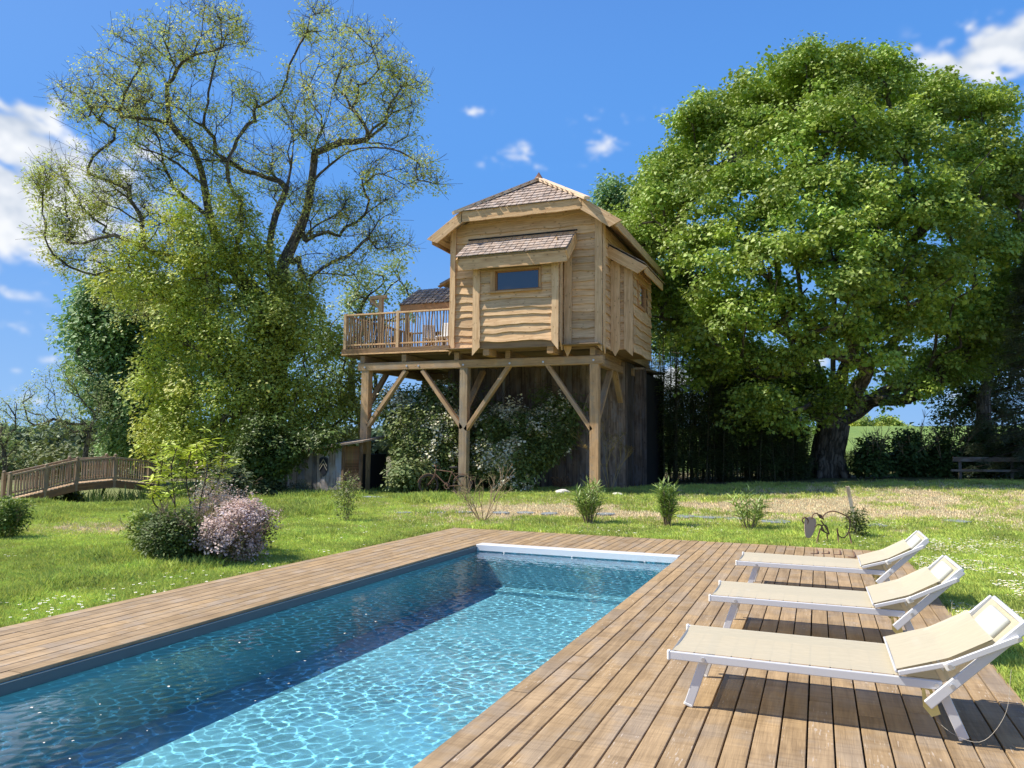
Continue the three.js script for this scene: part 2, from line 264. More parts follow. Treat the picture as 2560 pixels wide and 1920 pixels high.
{
  const lines = (a, b, step, far, g) => { const l = []; for (let v = a; v <= b + 1e-6; v += step) l.push(v); let s = step, v = b; while (v < far) { s *= g; v += s; l.push(v); } s = step; v = a; while (v > -far) { s *= g; v -= s; l.unshift(v); } return l; };
  let xs = lines(-30, 18, 0.3, 2500, 1.22), zs = lines(-46, 4, 0.3, 2500, 1.22);
  const snap = (l, v) => { let k = 0; l.forEach((q, i) => { if (Math.abs(q - v) < Math.abs(l[k] - v)) k = i; }); l[k] = v; };
  for (const v of [DECK.x0 + 0.12, DECK.x0 + 0.35, DECK.x1 - 0.12, DECK.x1 - 0.35]) snap(xs, v);
  for (const v of [DECK.z0 + 0.12, DECK.z0 + 0.35, DECK.z1 - 0.12]) snap(zs, v);
  const nx = xs.length, nz = zs.length, P = new Float32Array(nx * nz * 3), U = new Float32Array(nx * nz * 2), C = new Float32Array(nx * nz * 3);
  for (let j = 0, k = 0; j < nz; j++) for (let i = 0; i < nx; i++, k++) {
    const x = xs[i], z = zs[j]; let y = ground(x, z);
    if (inDeck(x, z, 0.3)) y = -1.3; else if (inDeck(x, z, 0.1)) y = -0.16;
    P.set([x, y, z], k * 3); U.set([x, z], k * 2);
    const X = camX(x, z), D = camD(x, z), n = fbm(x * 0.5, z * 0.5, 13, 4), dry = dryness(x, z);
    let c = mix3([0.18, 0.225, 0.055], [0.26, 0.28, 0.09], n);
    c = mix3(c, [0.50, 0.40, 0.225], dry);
    const shade = smooth(21, 24, D + 1.5 * (n - 0.5)) * smooth(-1, 4, X); c = mix3(c, [0.15, 0.11, 0.06], shade * (0.35 + 0.6 * smooth(0.4, 0.6, n)));  // bare brown soil, pushed darker and wider to paint in the linden shadow
    if (D > 36) {
      const row = 0.5 + 0.5 * Math.sin((x * 0.7 + z * 0.4) * 0.9);
      const crop = mix3([0.17, 0.29, 0.05], [0.26, 0.37, 0.08], 0.5 * fbm(x * 0.06, z * 0.16, 3, 4) + 0.3 * row), brown = mix3([0.20, 0.15, 0.08], [0.12, 0.15, 0.04], fbm(x * 0.01, z * 0.01, 4, 3));
      c = mix3(c, mix3(brown, crop, smooth(-6, 4, X - (D - 33) * 0.1)), smooth(36, 42, D));
    }
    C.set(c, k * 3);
  }
  const N = new Float32Array(nx * nz * 3), nearI = [], farI = [];
  const all = [];
  for (let j = 0; j < nz - 1; j++) for (let i = 0; i < nx - 1; i++) {
    const a = j * nx + i, b = a + 1, c = a + nx, d = c + 1, mx = (xs[i] + xs[i + 1]) / 2, mz = (zs[j] + zs[j + 1]) / 2;
    const t = [a, c, b, b, c, d]; all.push(...t);
    (mx > -30 && mx < 18 && mz > -46 && mz < 4 && camD(mx, mz) < 35 ? nearI : farI).push(...t);
  }
  const whole = new THREE.BufferGeometry(); whole.setAttribute('position', new THREE.BufferAttribute(P, 3)); whole.setIndex(all); whole.computeVertexNormals();
  const make = (ix) => { const g = new THREE.BufferGeometry(); g.setAttribute('position', whole.attributes.position); g.setAttribute('normal', whole.attributes.normal); g.setAttribute('uv', new THREE.BufferAttribute(U, 2)); g.setAttribute('color', new THREE.BufferAttribute(C, 3)); g.setIndex(ix); return g; };
  const turf = tex(1024, 1024, (u, v) => { const a = fbm(u * 40, v * 40, 5, 4, 40, 40), b = vn(u * 190, v * 190, 8, 190, 190), k = 0.45 + 0.75 * a * (0.55 + 0.6 * b) + 0.25 * (b - 0.5); const s = smooth(0.55, 0.75, fbm(u * 14, v * 14, 15, 3, 14, 14)) * 0.16; return [k + s, k + s * 0.5, k]; });
  const turfB = tex(512, 512, (u, v) => { const k = 0.6 * fbm(u * 30, v * 30, 5, 4, 30, 30) + 0.4 * vn(u * 110, v * 110, 8, 110, 110); return [k, k, k]; }, false);
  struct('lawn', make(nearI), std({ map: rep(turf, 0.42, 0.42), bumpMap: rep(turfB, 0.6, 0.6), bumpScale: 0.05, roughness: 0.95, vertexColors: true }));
  struct('field', make(farI), std({ map: rep(turf, 0.12, 0.12), bumpMap: rep(turfB, 0.2, 0.2), bumpScale: 0.15, roughness: 0.95, vertexColors: true }));
}

// ---------- pool ----------
{
  const liner = tex(512, 512, (u, v) => { const k = 0.86 + 0.28 * (fbm(u * 9, v * 9, 3, 4, 9, 9) - 0.5); return [0.22 * k, 0.42 * k, 0.50 * k]; });
  const wallM = std({ color: rgb(0.14, 0.36, 0.38), roughness: 0.5 }), floorM = std({ map: rep(liner, 0.35, 0.35), roughness: 0.6 });
  const { x0, x1, z0, z1 } = POOL, wy = -0.105, fy = -0.70;
  const floor = new THREE.PlaneGeometry(x1 - x0 + 0.2, z1 - z0 + 0.2, 1, 1).rotateX(-Math.PI / 2).translate((x0 + x1) / 2, fy, (z0 + z1) / 2);
  const u = floor.attributes.uv; for (let i = 0; i < u.count; i++) u.setXY(i, floor.attributes.position.getX(i), floor.attributes.position.getZ(i));
  const pool = new THREE.Group(); pool.name = numbered('pool'); scene.add(pool); pool.userData.kind = 'structure';
  part('pool_floor', floor, floorM, pool);
  const H = 0.94, cy = -0.03 - H / 2, t = 0.2;
  part('pool_wall', box(t, H, z1 - z0 + 0.4, x0 - t / 2 + 0.015, cy, (z0 + z1) / 2), wallM, pool);
  part('pool_wall', box(t, H, z1 - z0 + 0.4, x1 + t / 2 - 0.015, cy, (z0 + z1) / 2), wallM, pool);
  part('pool_wall', box(x1 - x0, H - 0.07, t, (x0 + x1) / 2, cy - 0.035, z0 - 0.02 - t / 2), floorM, pool);
  part('pool_wall', box(x1 - x0, H, t, (x0 + x1) / 2, cy, z1 + t / 2), wallM, pool);
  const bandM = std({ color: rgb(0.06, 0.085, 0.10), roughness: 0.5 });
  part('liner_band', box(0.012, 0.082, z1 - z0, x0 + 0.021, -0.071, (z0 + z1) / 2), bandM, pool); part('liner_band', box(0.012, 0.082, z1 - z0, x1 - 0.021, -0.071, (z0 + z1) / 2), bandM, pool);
  // the ledge that closes the cover's chamber
  part('cover_ledge', box(x1 - x0 - 0.03, 0.05, 0.36, (x0 + x1) / 2, fy + 0.025, z0 + 0.16), floorM, pool);
  // ripples: a sum of waves that repeats every 2.4 m; the caustic light net is painted into the water colour map
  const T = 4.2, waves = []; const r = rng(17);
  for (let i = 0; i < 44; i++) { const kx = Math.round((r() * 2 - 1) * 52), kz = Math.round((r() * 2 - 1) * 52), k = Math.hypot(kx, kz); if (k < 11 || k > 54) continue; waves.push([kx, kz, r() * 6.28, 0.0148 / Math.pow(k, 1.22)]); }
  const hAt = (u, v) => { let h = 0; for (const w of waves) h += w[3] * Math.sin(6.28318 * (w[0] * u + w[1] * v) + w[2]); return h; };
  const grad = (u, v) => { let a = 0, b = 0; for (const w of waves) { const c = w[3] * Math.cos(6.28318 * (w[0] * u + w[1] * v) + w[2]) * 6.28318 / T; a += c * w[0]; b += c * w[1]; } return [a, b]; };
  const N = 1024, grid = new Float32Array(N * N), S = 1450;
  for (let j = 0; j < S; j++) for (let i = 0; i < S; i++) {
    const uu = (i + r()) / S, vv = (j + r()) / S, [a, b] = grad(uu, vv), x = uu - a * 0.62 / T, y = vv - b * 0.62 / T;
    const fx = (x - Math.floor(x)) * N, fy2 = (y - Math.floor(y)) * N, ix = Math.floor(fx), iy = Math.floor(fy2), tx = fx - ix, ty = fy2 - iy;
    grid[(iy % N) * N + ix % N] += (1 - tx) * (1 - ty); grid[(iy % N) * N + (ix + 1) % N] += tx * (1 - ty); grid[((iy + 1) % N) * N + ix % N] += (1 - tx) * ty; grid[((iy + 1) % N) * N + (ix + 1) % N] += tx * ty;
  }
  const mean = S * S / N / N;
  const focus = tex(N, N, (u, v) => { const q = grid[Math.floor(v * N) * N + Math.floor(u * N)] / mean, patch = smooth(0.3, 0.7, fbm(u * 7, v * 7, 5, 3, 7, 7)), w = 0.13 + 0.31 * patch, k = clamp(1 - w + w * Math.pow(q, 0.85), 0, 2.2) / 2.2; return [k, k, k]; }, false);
  const normal = tex(N, N, (u, v) => { const [a, b] = grad(u, v), n = V(-a * 1.0, -b * 1.0, 1).normalize(); return [n.x * 0.5 + 0.5, n.y * 0.5 + 0.5, n.z * 0.5 + 0.5]; }, false);
  const water = new THREE.PlaneGeometry(x1 - x0, z1 - z0 + 0.3, 1, 1).rotateX(-Math.PI / 2).translate((x0 + x1) / 2, wy, (z0 + z1) / 2 - 0.15);
  const uw = water.attributes.uv; for (let i = 0; i < uw.count; i++) uw.setXY(i, water.attributes.position.getX(i), -water.attributes.position.getZ(i));
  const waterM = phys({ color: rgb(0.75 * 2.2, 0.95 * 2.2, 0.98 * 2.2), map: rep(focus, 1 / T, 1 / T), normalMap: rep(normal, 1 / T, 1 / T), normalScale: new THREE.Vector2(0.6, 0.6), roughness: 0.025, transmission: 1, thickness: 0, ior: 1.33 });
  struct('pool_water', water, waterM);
  // petals and specks drifting on the water
  const fl = []; for (let i = 0; i < 60; i++) { const x = x0 + 0.25 + r() * 1.5, z = -2.6 - r() * 4.6; fl.push(new THREE.CircleGeometry(0.003 + r() * r() * 0.012, 5).rotateX(-Math.PI / 2).scale(1.4, 1, 0.8).rotateY(r() * 6).translate(x, wy + 0.004, z)); }
  solo('petals', merge(fl), std({ color: rgb(0.7, 0.66, 0.55), roughness: 0.9, side: THREE.DoubleSide }), 'pale petals and specks drifting on the shaded left side of the pool', 'petals', null, 'stuff');
  // white beam over the roller cover
  const beamT = thing('cover_beam', 'long white beam across the far end of the pool', 'pool cover beam', V((x0 + x1) / 2, 0, z0));
  part('beam_face', rbox(x1 - x0 - 0.012, 0.10, 0.25, 0.008, 2).translate(0, -0.045, -0.125), M.white, beamT);
  for (const x of [-1.15, 0, 1.15]) part('bracket', rbox(0.03, 0.05, 0.02, 0.006).translate(x, -0.115, -0.008), M.zinc, beamT);
  
}

// ---------- deck ----------
{
  const deck = thing('pool_deck', 'brown hardwood plank deck round the swimming pool', 'deck', V(0, 0, 0));
  const r = rng(42), P = 0.1444, gap = 0.0085, th = 0.028;
  const tints = () => { const k = 0.86 + r() * 0.22, g = r() * 0.1; return [k * (1 - g * 0.5), k * (1 - g * 0.15), k * (1 + g)]; };
  const lay = (x, za, zb) => {
    const L = zb - za, g = plank(L - 0.004, P - gap - r() * 0.003, th, { rand: r, tint: tints(), c: 0.003, seg: 1 });
    g.rotateX(-Math.PI / 2).rotateY(Math.PI / 2);                               // front face up, length along z
    const m = part('plank', g, M.deck, deck, V(x + (r() - 0.5) * 0.002, -th / 2 + (r() - 0.5) * 0.003, (za + zb) / 2)); m.rotation.z = (r() - 0.5) * 0.012;
  };
  const row = (x, za, zb) => { let z = za - r() * 1.6; const cuts = [za]; while (z < zb - 0.7) { z += 2.2 + r() * 2.2; if (z > za + 0.5 && z < zb - 0.5) cuts.push(z); } cuts.push(zb); for (let i = 0; i + 1 < cuts.length; i++) lay(x, cuts[i], cuts[i + 1]); };
  const n0 = Math.round((POOL.x0 - DECK.x0) / P), nm = Math.round((POOL.x1 - POOL.x0) / P), n1 = Math.round((DECK.x1 - POOL.x1) / P);
  for (let i = 0; i < n0; i++) row(POOL.x0 - (i + 0.5) * P, DECK.z0, DECK.z1);
  for (let i = 0; i < nm; i++) lay(POOL.x0 + (i + 0.5) * (POOL.x1 - POOL.x0) / nm, DECK.z0, POOL.z0 - 0.25);
  for (let i = 0; i < n1; i++) row(POOL.x1 + (i + 0.5) * P, DECK.z0, DECK.z1);
  const js = []; for (let z = DECK.z0 + 0.1; z < DECK.z1; z += 0.5) { js.push(box(POOL.x0 - DECK.x0 - 0.06, 0.1, 0.05, (POOL.x0 + DECK.x0) / 2 - 0.02, -th - 0.056, z), box(DECK.x1 - POOL.x1 - 0.06, 0.1, 0.05, (DECK.x1 + POOL.x1) / 2 + 0.02, -th - 0.056, z)); }
  part('joists', paint(merge(js), [0.35, 0.3, 0.25]), M.beam, deck);
  const skirt = (a, b) => part('edge_board', bar(a, b, 0.026, 0.11, V(0, 1, 0)), M.deck, deck);
  skirt(V(DECK.x0 - 0.008, -0.09, DECK.z1), V(DECK.x0 - 0.008, -0.09, DECK.z0)); skirt(V(DECK.x0, -0.09, DECK.z0 - 0.008), V(DECK.x1, -0.09, DECK.z0 - 0.008)); skirt(V(DECK.x1 + 0.008, -0.09, DECK.z0), V(DECK.x1 + 0.008, -0.09, DECK.z1));
}
// ---------- treehouse ----------
const Z0 = -22.29, onX = (px, py, x) => { const d = dirOf(px, py); return d.multiplyScalar(x / d.x).add(V(0, EYE, 0)); };
const z1 = (x, y) => [1050 + x / 3.19, 420 + y / 3.19], z2 = (x, y) => [820 + x / 2.593, 640 + y / 2.593], z3 = (x, y) => [1200 + x / 3.95, 860 + y / 3.95];
const house = thing('treehouse', 'timber treehouse on tall posts with waney-edged cladding, shingle roof and railed terrace', 'treehouse', V(0, 0, 0));
// a slab under a flat polygon (points anticlockwise seen from above), t thick
function slab(pts, t) {
  const P = [], U = [], n = pts[1].clone().sub(pts[0]).cross(pts[2].clone().sub(pts[0])).normalize().multiplyScalar(t), lo = pts.map((p) => p.clone().sub(n));
  const tri = (a, b, c) => { for (const q of [a, b, c]) { P.push(q.x, q.y, q.z); U.push(q.z, q.x + q.y); } };
  for (let i = 1; i + 1 < pts.length; i++) { tri(pts[0], pts[i], pts[i + 1]); tri(lo[0], lo[i + 1], lo[i]); }
  for (let i = 0; i < pts.length; i++) { const j = (i + 1) % pts.length; tri(pts[i], lo[i], lo[j]); tri(pts[i], lo[j], pts[j]); }
  const g = new THREE.BufferGeometry(); g.setAttribute('position', new THREE.Float32BufferAttribute(P, 3)); g.setAttribute('uv', new THREE.Float32BufferAttribute(U, 2)); g.computeVertexNormals();
  return paint(g, [1, 1, 1]);
}
const hr = rng(7);
const tone = (k0 = 0.85, k1 = 1.12, warm = 0.05) => { const k = lerp(k0, k1, hr()), w = (hr() - 0.5) * warm; return [k * (1 + w), k, k * (1 - w)]; };
{
  const B = M.beam, L = M.larch, grey = [0.8, 0.82, 0.85];
  // --- the frame that carries it
  const post = (x0, x1, z, top, t) => { const w = x1 - x0, x = (x0 + x1) / 2, y0 = ground(x, z) + 0.06; part('post', bar(V(x, y0, z - w / 2), V(x, top, z - w / 2), w, w, V(1, 0, 0)), B, house); house.children.at(-1).geometry.attributes.color.array.forEach((q, i, a) => { a[i] = t[i % 3]; }); part('post_foot', rbox(0.14, 0.14, 0.14, 0.01).translate(x, y0 - 0.06, z - w / 2), M.iron, house); };
  post(-14.36, -14.08, Z0, 4.09, [1.12, 1.1, 1.05]); post(-10.67, -10.40, Z0, 4.09, [0.80, 0.90, 1.05]); post(-6.345, -6.075, Z0, 4.09, [1.12, 1.08, 1.02]);
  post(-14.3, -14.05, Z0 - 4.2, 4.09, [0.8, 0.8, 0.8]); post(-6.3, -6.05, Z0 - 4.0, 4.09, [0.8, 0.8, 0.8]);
  const wood = (n, a, b, w, h, t = [1, 1, 1], mat = B, up) => part(n, paint(bar(a, b, w, h, up), t), mat, house);
  wood('main_beam', V(-14.5, 4.22, Z0 - 0.09), V(-5.93, 4.22, Z0 - 0.09), 0.22, 0.262, [0.98, 0.98, 0.98]);
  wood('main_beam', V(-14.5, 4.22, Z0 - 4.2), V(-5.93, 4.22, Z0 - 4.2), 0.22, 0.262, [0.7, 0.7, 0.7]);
  for (const x of [-14.22, -6.2]) wood('cross_beam', V(x, 4.21, Z0 - 0.21), V(x, 4.21, Z0 - 7), 0.2, 0.24, [0.85, 0.85, 0.85]);
  const brace = (a, b, z = Z0 - 0.1, t = [1.05, 1.03, 1]) => { const p = onZ(...a, z), q = onZ(...b, z), d = q.clone().sub(p).normalize().multiplyScalar(0.08); wood('brace', p.sub(d), q.add(d), 0.12, 0.2, t, B, V(0, 0, 1)); };
  brace(z2(272, 1090), z2(500, 755)); brace(z2(865, 1105), z2(625, 755)); brace(z2(905, 1115), z3(283, 232)); brace(z3(1092, 828), z3(680, 222));
  const zbrace = (x, y0, y1, dz, z = Z0 - 0.26) => wood('brace', V(x, y0, z), V(x, y1, z - dz), 0.12, 0.18, [0.95, 0.93, 0.9], B, V(1, 0, 0));
  zbrace(-14.22, 2.9, 4.1, 1.15); zbrace(-6.2, 2.35, 4.1, 1.7); zbrace(-10.54, 2.8, 4.1, 1.3); zbrace(-6.2, 2.4, 4.1, -1.5, Z0 - 4.0);
  for (const q of [z2(238, 722), z2(510, 712), z2(586, 711), z2(876, 705), z3(292, 190), z3(624, 177), z3(1120, 158)]) { const p = onZ(...q, Z0 + 0.025); part('bolt', new THREE.CylinderGeometry(0.032, 0.032, 0.022, 10).rotateX(Math.PI / 2).translate(p.x, p.y, p.z), M.zinc, house); }
  // joists that run back from the front
  for (const x of [-14.32, -12.72, -10.78, -9.0, -6.25]) wood('joist', V(x, 4.475, Z0 + 0.03), V(x, 4.475, Z0 - 6.5), 0.16, 0.24, [0.85, 0.83, 0.8]);
  for (const x of [-9.52, -7.42]) wood('joist', V(x, 4.55, Z0 + 0.55), V(x, 4.55, Z0 - 6), 0.2, 0.3, [1.1, 1.0, 0.85]);
  for (let i = 0; i < 9; i++) wood('floor_board', V(-11.0, 4.66, Z0 + 0.36 - i * 0.24), V(-5.95, 4.66, Z0 + 0.36 - i * 0.24), 0.225, 0.03, tone(0.6, 0.85));
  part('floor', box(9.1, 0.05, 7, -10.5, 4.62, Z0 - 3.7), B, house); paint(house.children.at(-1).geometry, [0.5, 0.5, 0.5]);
  // --- closed shell behind the cladding
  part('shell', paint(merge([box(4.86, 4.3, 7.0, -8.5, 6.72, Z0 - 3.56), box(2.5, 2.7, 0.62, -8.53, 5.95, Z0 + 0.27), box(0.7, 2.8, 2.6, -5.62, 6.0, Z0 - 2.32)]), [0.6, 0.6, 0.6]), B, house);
  // --- cladding: lapped boards with wavy lower edges
  const clad = (o, x0, x1, y0, y1, fit) => {                // o(geometry) puts a board lying in the x-y plane onto its wall
    let y = y0;
    while (y < y1 - 0.06) {
      let h = 0.215 + hr() * 0.09; if (y + h > y1 - 0.12) h = y1 - y;
      let a = x0, b = x1, cl = [0, 0], cr = [0, 0];
      if (fit) { const f = fit(y), f2 = fit(y + h); a = f[0]; b = f[1]; cl = [0, f2[0] - a]; cr = [0, f2[1] - b]; }
      const w = h + 0.05, Lb = b - a;
      const g = plank(Lb - 0.004, w, 0.032, { rand: hr, seg: Math.max(4, Math.round(Lb * 9)), wave: [0.045, 0.004], tint: tone(0.80, 1.14, 0.09), c: 0.003, cutL: cl, cutR: cr });
      g.rotateX(-0.15).translate((a + b) / 2, y + h / 2 + 0.02, 0.034);
      o(g); y += h;
    }
  };
  const wall = sub('wall', house), addTo = (p, f) => (g) => part('board', f ? f(g) : g, L, p);
  const front = addTo(wall, (g) => g.translate(0, 0, Z0 - 0.05));
  clad(front, -10.88, -9.75, 4.66, 7.3); clad(front, -7.25, -6.1, 4.66, 8.15); clad(front, -10.88, -9.9, 7.3, 8.15);
  clad(front, -10.9, -6.08, 8.15, 8.75);
  clad(front, 0, 0, 8.75, 9.2, (y) => { const w = Math.min(2.42, (10.15 - y) / 0.68); return [-8.47 - w, -8.47 + w]; });
  // the projecting bay
  const bay = sub('bay', house), zb = Z0 + 0.6, bf = addTo(bay, (g) => g.translate(0, 0, zb - 0.03));
  clad(bf, -9.72, -7.3, 4.79, 6.33); clad(bf, -9.72, -9.36, 6.33, 7.08); clad(bf, -7.69, -7.3, 6.33, 7.08); clad(bf, -9.72, -7.3, 7.06, 7.6);
  clad(addTo(bay, (g) => g.rotateY(Math.PI / 2).translate(-7.28 + 0.02, 0, Z0 + 0.29)), -0.29, 0.28, 4.79, 7.9);
  const hang = (p, w, Ln, x, y, z, o = {}, ry = 0) => part('corner_board', corner(w, Ln, 0.035, { rand: hr, tint: tone(0.95, 1.12), wave: 0.012, ...o }).rotateY(ry).translate(x, y, z), L, p);
  hang(house, 0.19, 4.15, -10.95, 8.66, Z0 + 0.035, { tip: 'left' }); hang(house, 0.23, 4.15, -6.06, 8.62, Z0 + 0.035, { tip: 'right' });
  hang(house, 0.2, 4.2, -5.93, 8.6, Z0 - 0.08, { tip: 'right', wave: 0.004 }, Math.PI / 2);
  hang(bay, 0.235, 2.75, -9.82, 7.14, zb + 0.045, { tip: 'left', wave: 0.03 }); hang(bay, 0.22, 2.72, -7.235, 7.2, zb + 0.045, { tip: 'right', wave: 0.02 });
  hang(bay, 0.24, 3.4, -7.02, 7.72, Z0 + 0.06, { tip: 'mid' });
  hang(bay, 0.2, 2.7, -7.11, 7.2, zb - 0.1, { tip: 'right', wave: 0.004 }, Math.PI / 2);
  // window
  const win = sub('window', bay); { const x0 = -9.36, x1 = -7.69, y0 = 6.33, y1 = 7.06, cx = (x0 + x1) / 2, cy = (y0 + y1) / 2, W = x1 - x0, H = y1 - y0;
    const fr = (n, w, h, x, y, d = 0.13) => part(n, paint(plank(Math.max(w, h), Math.min(w, h), d, { c: 0.004 }).rotateZ(h > w ? Math.PI / 2 : 0).translate(x, y, zb + 0.015), [0.8, 0.72, 0.62]), L, win);
    fr('frame', W, 0.055, cx, y1 - 0.0275); fr('sill', W + 0.06, 0.06, cx, y0 + 0.01, 0.2); fr('frame', 0.16, H - 0.11, x0 + 0.08, cy, 0.10); fr('frame', 0.055, H - 0.11, x1 - 0.0275, cy);
    part('sash', paint(merge([box(W - 0.22, 0.05, 0.05, cx + 0.05, y1 - 0.08, zb - 0.02), box(W - 0.22, 0.05, 0.05, cx + 0.05, y0 + 0.065, zb - 0.02), box(0.05, H - 0.18, 0.05, x0 + 0.19, cy, zb - 0.02), box(0.05, H - 0.18, 0.05, x1 - 0.08, cy, zb - 0.02)]), [0.55, 0.4, 0.28]), L, win);
    part('pane', box(W - 0.24, H - 0.14, 0.012, cx + 0.05, cy, zb - 0.025), M.glassDark, win); }
  // right-hand bay with its own lean-to roof
  const sideBay = sub('side_bay', house), xs = -5.24, zs0 = Z0 - 1.0, zs1 = Z0 - 3.7;
  clad(addTo(sideBay, (g) => g.translate(0, 0, zs0 - 0.03)), -5.95, -5.26, 4.62, 7.5);
  clad(addTo(sideBay, (g) => g.rotateY(Math.PI / 2).translate(xs - 0.03, 0, 0)), -zs0, -zs0 - 0.35, 0, 0);
  const sb = addTo(sideBay, (g) => g.rotateY(Math.PI / 2).translate(xs - 0.03, 0, (zs0 + zs1) / 2)), hl = (zs0 - zs1) / 2;
  clad(sb, -hl, hl, 4.55, 6.05); clad(sb, -hl, -hl + 1.0, 6.05, 6.9); clad(sb, hl - 0.5, hl, 6.05, 6.9); clad(sb, -hl, hl, 6.9, 7.35);
  const sw = sub('window', sideBay); part('frame', paint(merge([box(0.1, 0.09, 1.22, xs, 6.09, (zs0 + zs1) / 2 + 0.25), box(0.1, 0.09, 1.22, xs, 6.86, (zs0 + zs1) / 2 + 0.25), box(0.1, 0.68, 0.09, xs, 6.475, zs0 - 0.55), box(0.1, 0.68, 0.09, xs, 6.475, zs0 - 1.65)]), [0.7, 0.55, 0.45]), L, sw); part('pane', box(0.02, 0.7, 1.1, xs - 0.03, 6.475, (zs0 + zs1) / 2 + 0.25), M.glassDark, sw);
  clad(addTo(house, (g) => g.rotateY(Math.PI / 2).translate(-5.97, 0, 0)), -Z0 - 0.0, -Z0 + 1, 0, 0);
  const rw = addTo(wall, (g) => g.rotateY(Math.PI / 2).translate(-6.0, 0, Z0 - 0.6)); clad(rw, -0.45, 0.5, 4.64, 8.35);
  const rw2 = addTo(wall, (g) => g.rotateY(Math.PI / 2).translate(-6.0, 0, Z0 - 4.0)); clad(rw2, -3, 2.9, 7.6, 8.35); clad(addTo(wall, (g) => g.rotateY(Math.PI / 2).translate(-6.0, 0, Z0 - 5.3)), -1.7, 1.6, 4.6, 7.6);
  hang(sideBay, 0.30, 3.0, -5.79, 7.42, zs0 + 0.05, { tip: 'mid', wave: 0.004 }); hang(sideBay, 0.27, 2.8, -5.375, 7.2, zs0 + 0.05, { tip: 'right', wave: 0.004 });
  // --- roofs
  const roof = sub('roof', house), zf = Z0 + 0.44, zbk = Z0 - 7.3, cx = -8.47, ry = 10.42, k = 0.68, kn = 1.98, ky = ry - kn * k, ev = 3.02, ey = ry - ev * k, pz = zf - 1.72;
  const sl = (s) => { const p = [V(cx + s * ev, ey, zf), V(cx + s * ev, ey, zbk), V(cx, ry, zbk), V(cx, ry, pz), V(cx + s * kn, ky, zf)]; return slab(s > 0 ? p : p.reverse(), 0.12); };
  part('roof_slope', sl(1), M.shingle, roof); part('roof_slope', sl(-1), M.shingle, roof);
  part('hip_slope', slab([V(cx - kn, ky, zf), V(cx + kn, ky, zf), V(cx, ry, pz)], 0.08), M.shingle, roof);
  const shapes = []; for (let i = 0; i < 10; i++) { const tt = tone(0.75, 1.2, 0.08); shapes.push(plank(0.44, 0.16 + hr() * 0.03, 0.026, { rand: hr, tint: [tt[0], tt[1], tt[2] * 1.02], c: 0.002, wave: [0.002, 0.002], seg: 1 })); }
  const warm = []; for (let i = 0; i < 4; i++) { const q = 1.5 + hr() * 0.5; warm.push(plank(0.38, 0.16 + hr() * 0.03, 0.026, { rand: hr, tint: [q * 1.35, q * 1.0, q * 0.6], c: 0.002 })); }
  function courses(p, A, Bp, C, D, n, w = 0.185, first) {  // A,B the eave from left to right, C,D the top from left to right
    const down = A.clone().sub(C).add(Bp.clone().sub(D)).normalize(), across = Bp.clone().sub(A).normalize(), nor = down.clone().cross(across).normalize(); if (nor.y < 0) nor.negate();
    const yx = nor.clone().cross(down);
    for (let i = 0; i < n; i++) {
      const t = i / n, a = A.clone().lerp(C, t), b = Bp.clone().lerp(D, t), len = a.distanceTo(b) * 0.97, m = Math.max(1, Math.round(len / w));
      for (let j = 0; j < m; j++) {
        const q = a.clone().lerp(b, (j + 0.5 + (hr() - 0.5) * 0.1) / m), set = first && i === n - 1 ? warm : shapes, mesh = part('shingle', set[Math.floor(hr() * set.length)], M.shingle, p);
        const dn = down.clone().addScaledVector(across, (hr() - 0.5) * 0.05).addScaledVector(nor, 0.085 + hr() * 0.03).normalize(), y = yx.clone().addScaledVector(dn, -yx.dot(dn)).normalize(), z = dn.clone().cross(y);
        if (z.dot(nor) < 0) { z.negate(); y.negate(); }
        mesh.matrixAutoUpdate = true; new THREE.Matrix4().makeBasis(dn, y, z).setPosition(q.addScaledVector(dn, -0.17 + (hr() - 0.5) * 0.03).addScaledVector(nor, 0.035 + hr() * 0.006)).decompose(mesh.position, mesh.quaternion, mesh.scale); mesh.scale.set(1, len / m / w * 1.0, 1);
      }
    }
  }
  courses(roof, V(cx - kn + 0.1, ky, zf + 0.04), V(cx + kn - 0.1, ky, zf + 0.04), V(cx, ry - 0.12, pz + 0.1), V(cx, ry - 0.12, pz + 0.1), 8, 0.19);
  // courses of the long slopes, seen only from the side
  for (const s of [-1, 1]) { const list = []; for (let i = 0; i < 13; i++) { const d = ev * (1 - i / 13), yy = ry - d * k + 0.035, zz = d > kn ? zf : lerp(zf, pz, (kn - d) / kn); list.push(bar(V(cx + s * (d - 0.12), yy + 0.07, zz), V(cx + s * (d - 0.12), yy + 0.07, zbk), 0.36, 0.016, V(s * k, 1, 0).normalize())); } const m = part('shingle_course', merge(list), M.shingle, roof); m.userData.kind = 'stuff'; }
  const verge = (n, a, b, h, t, up = V(0, 0, 1), o = {}) => { const g = plank(a.distanceTo(b), h, t, { rand: hr, seg: 10, wave: [0.018, 0], tint: tone(0.95, 1.08), ...o }); return part(n, span(g, a, b, up), L, roof); };
  const up3 = V(0, 1, 0);
  verge('fascia', V(cx - kn - 0.02, ky - 0.17, zf + 0.03), V(cx + kn + 0.02, ky - 0.17, zf + 0.03), 0.33, 0.05, up3, { tint: [1.02, 0.98, 0.92], wave: [0.025, 0] });
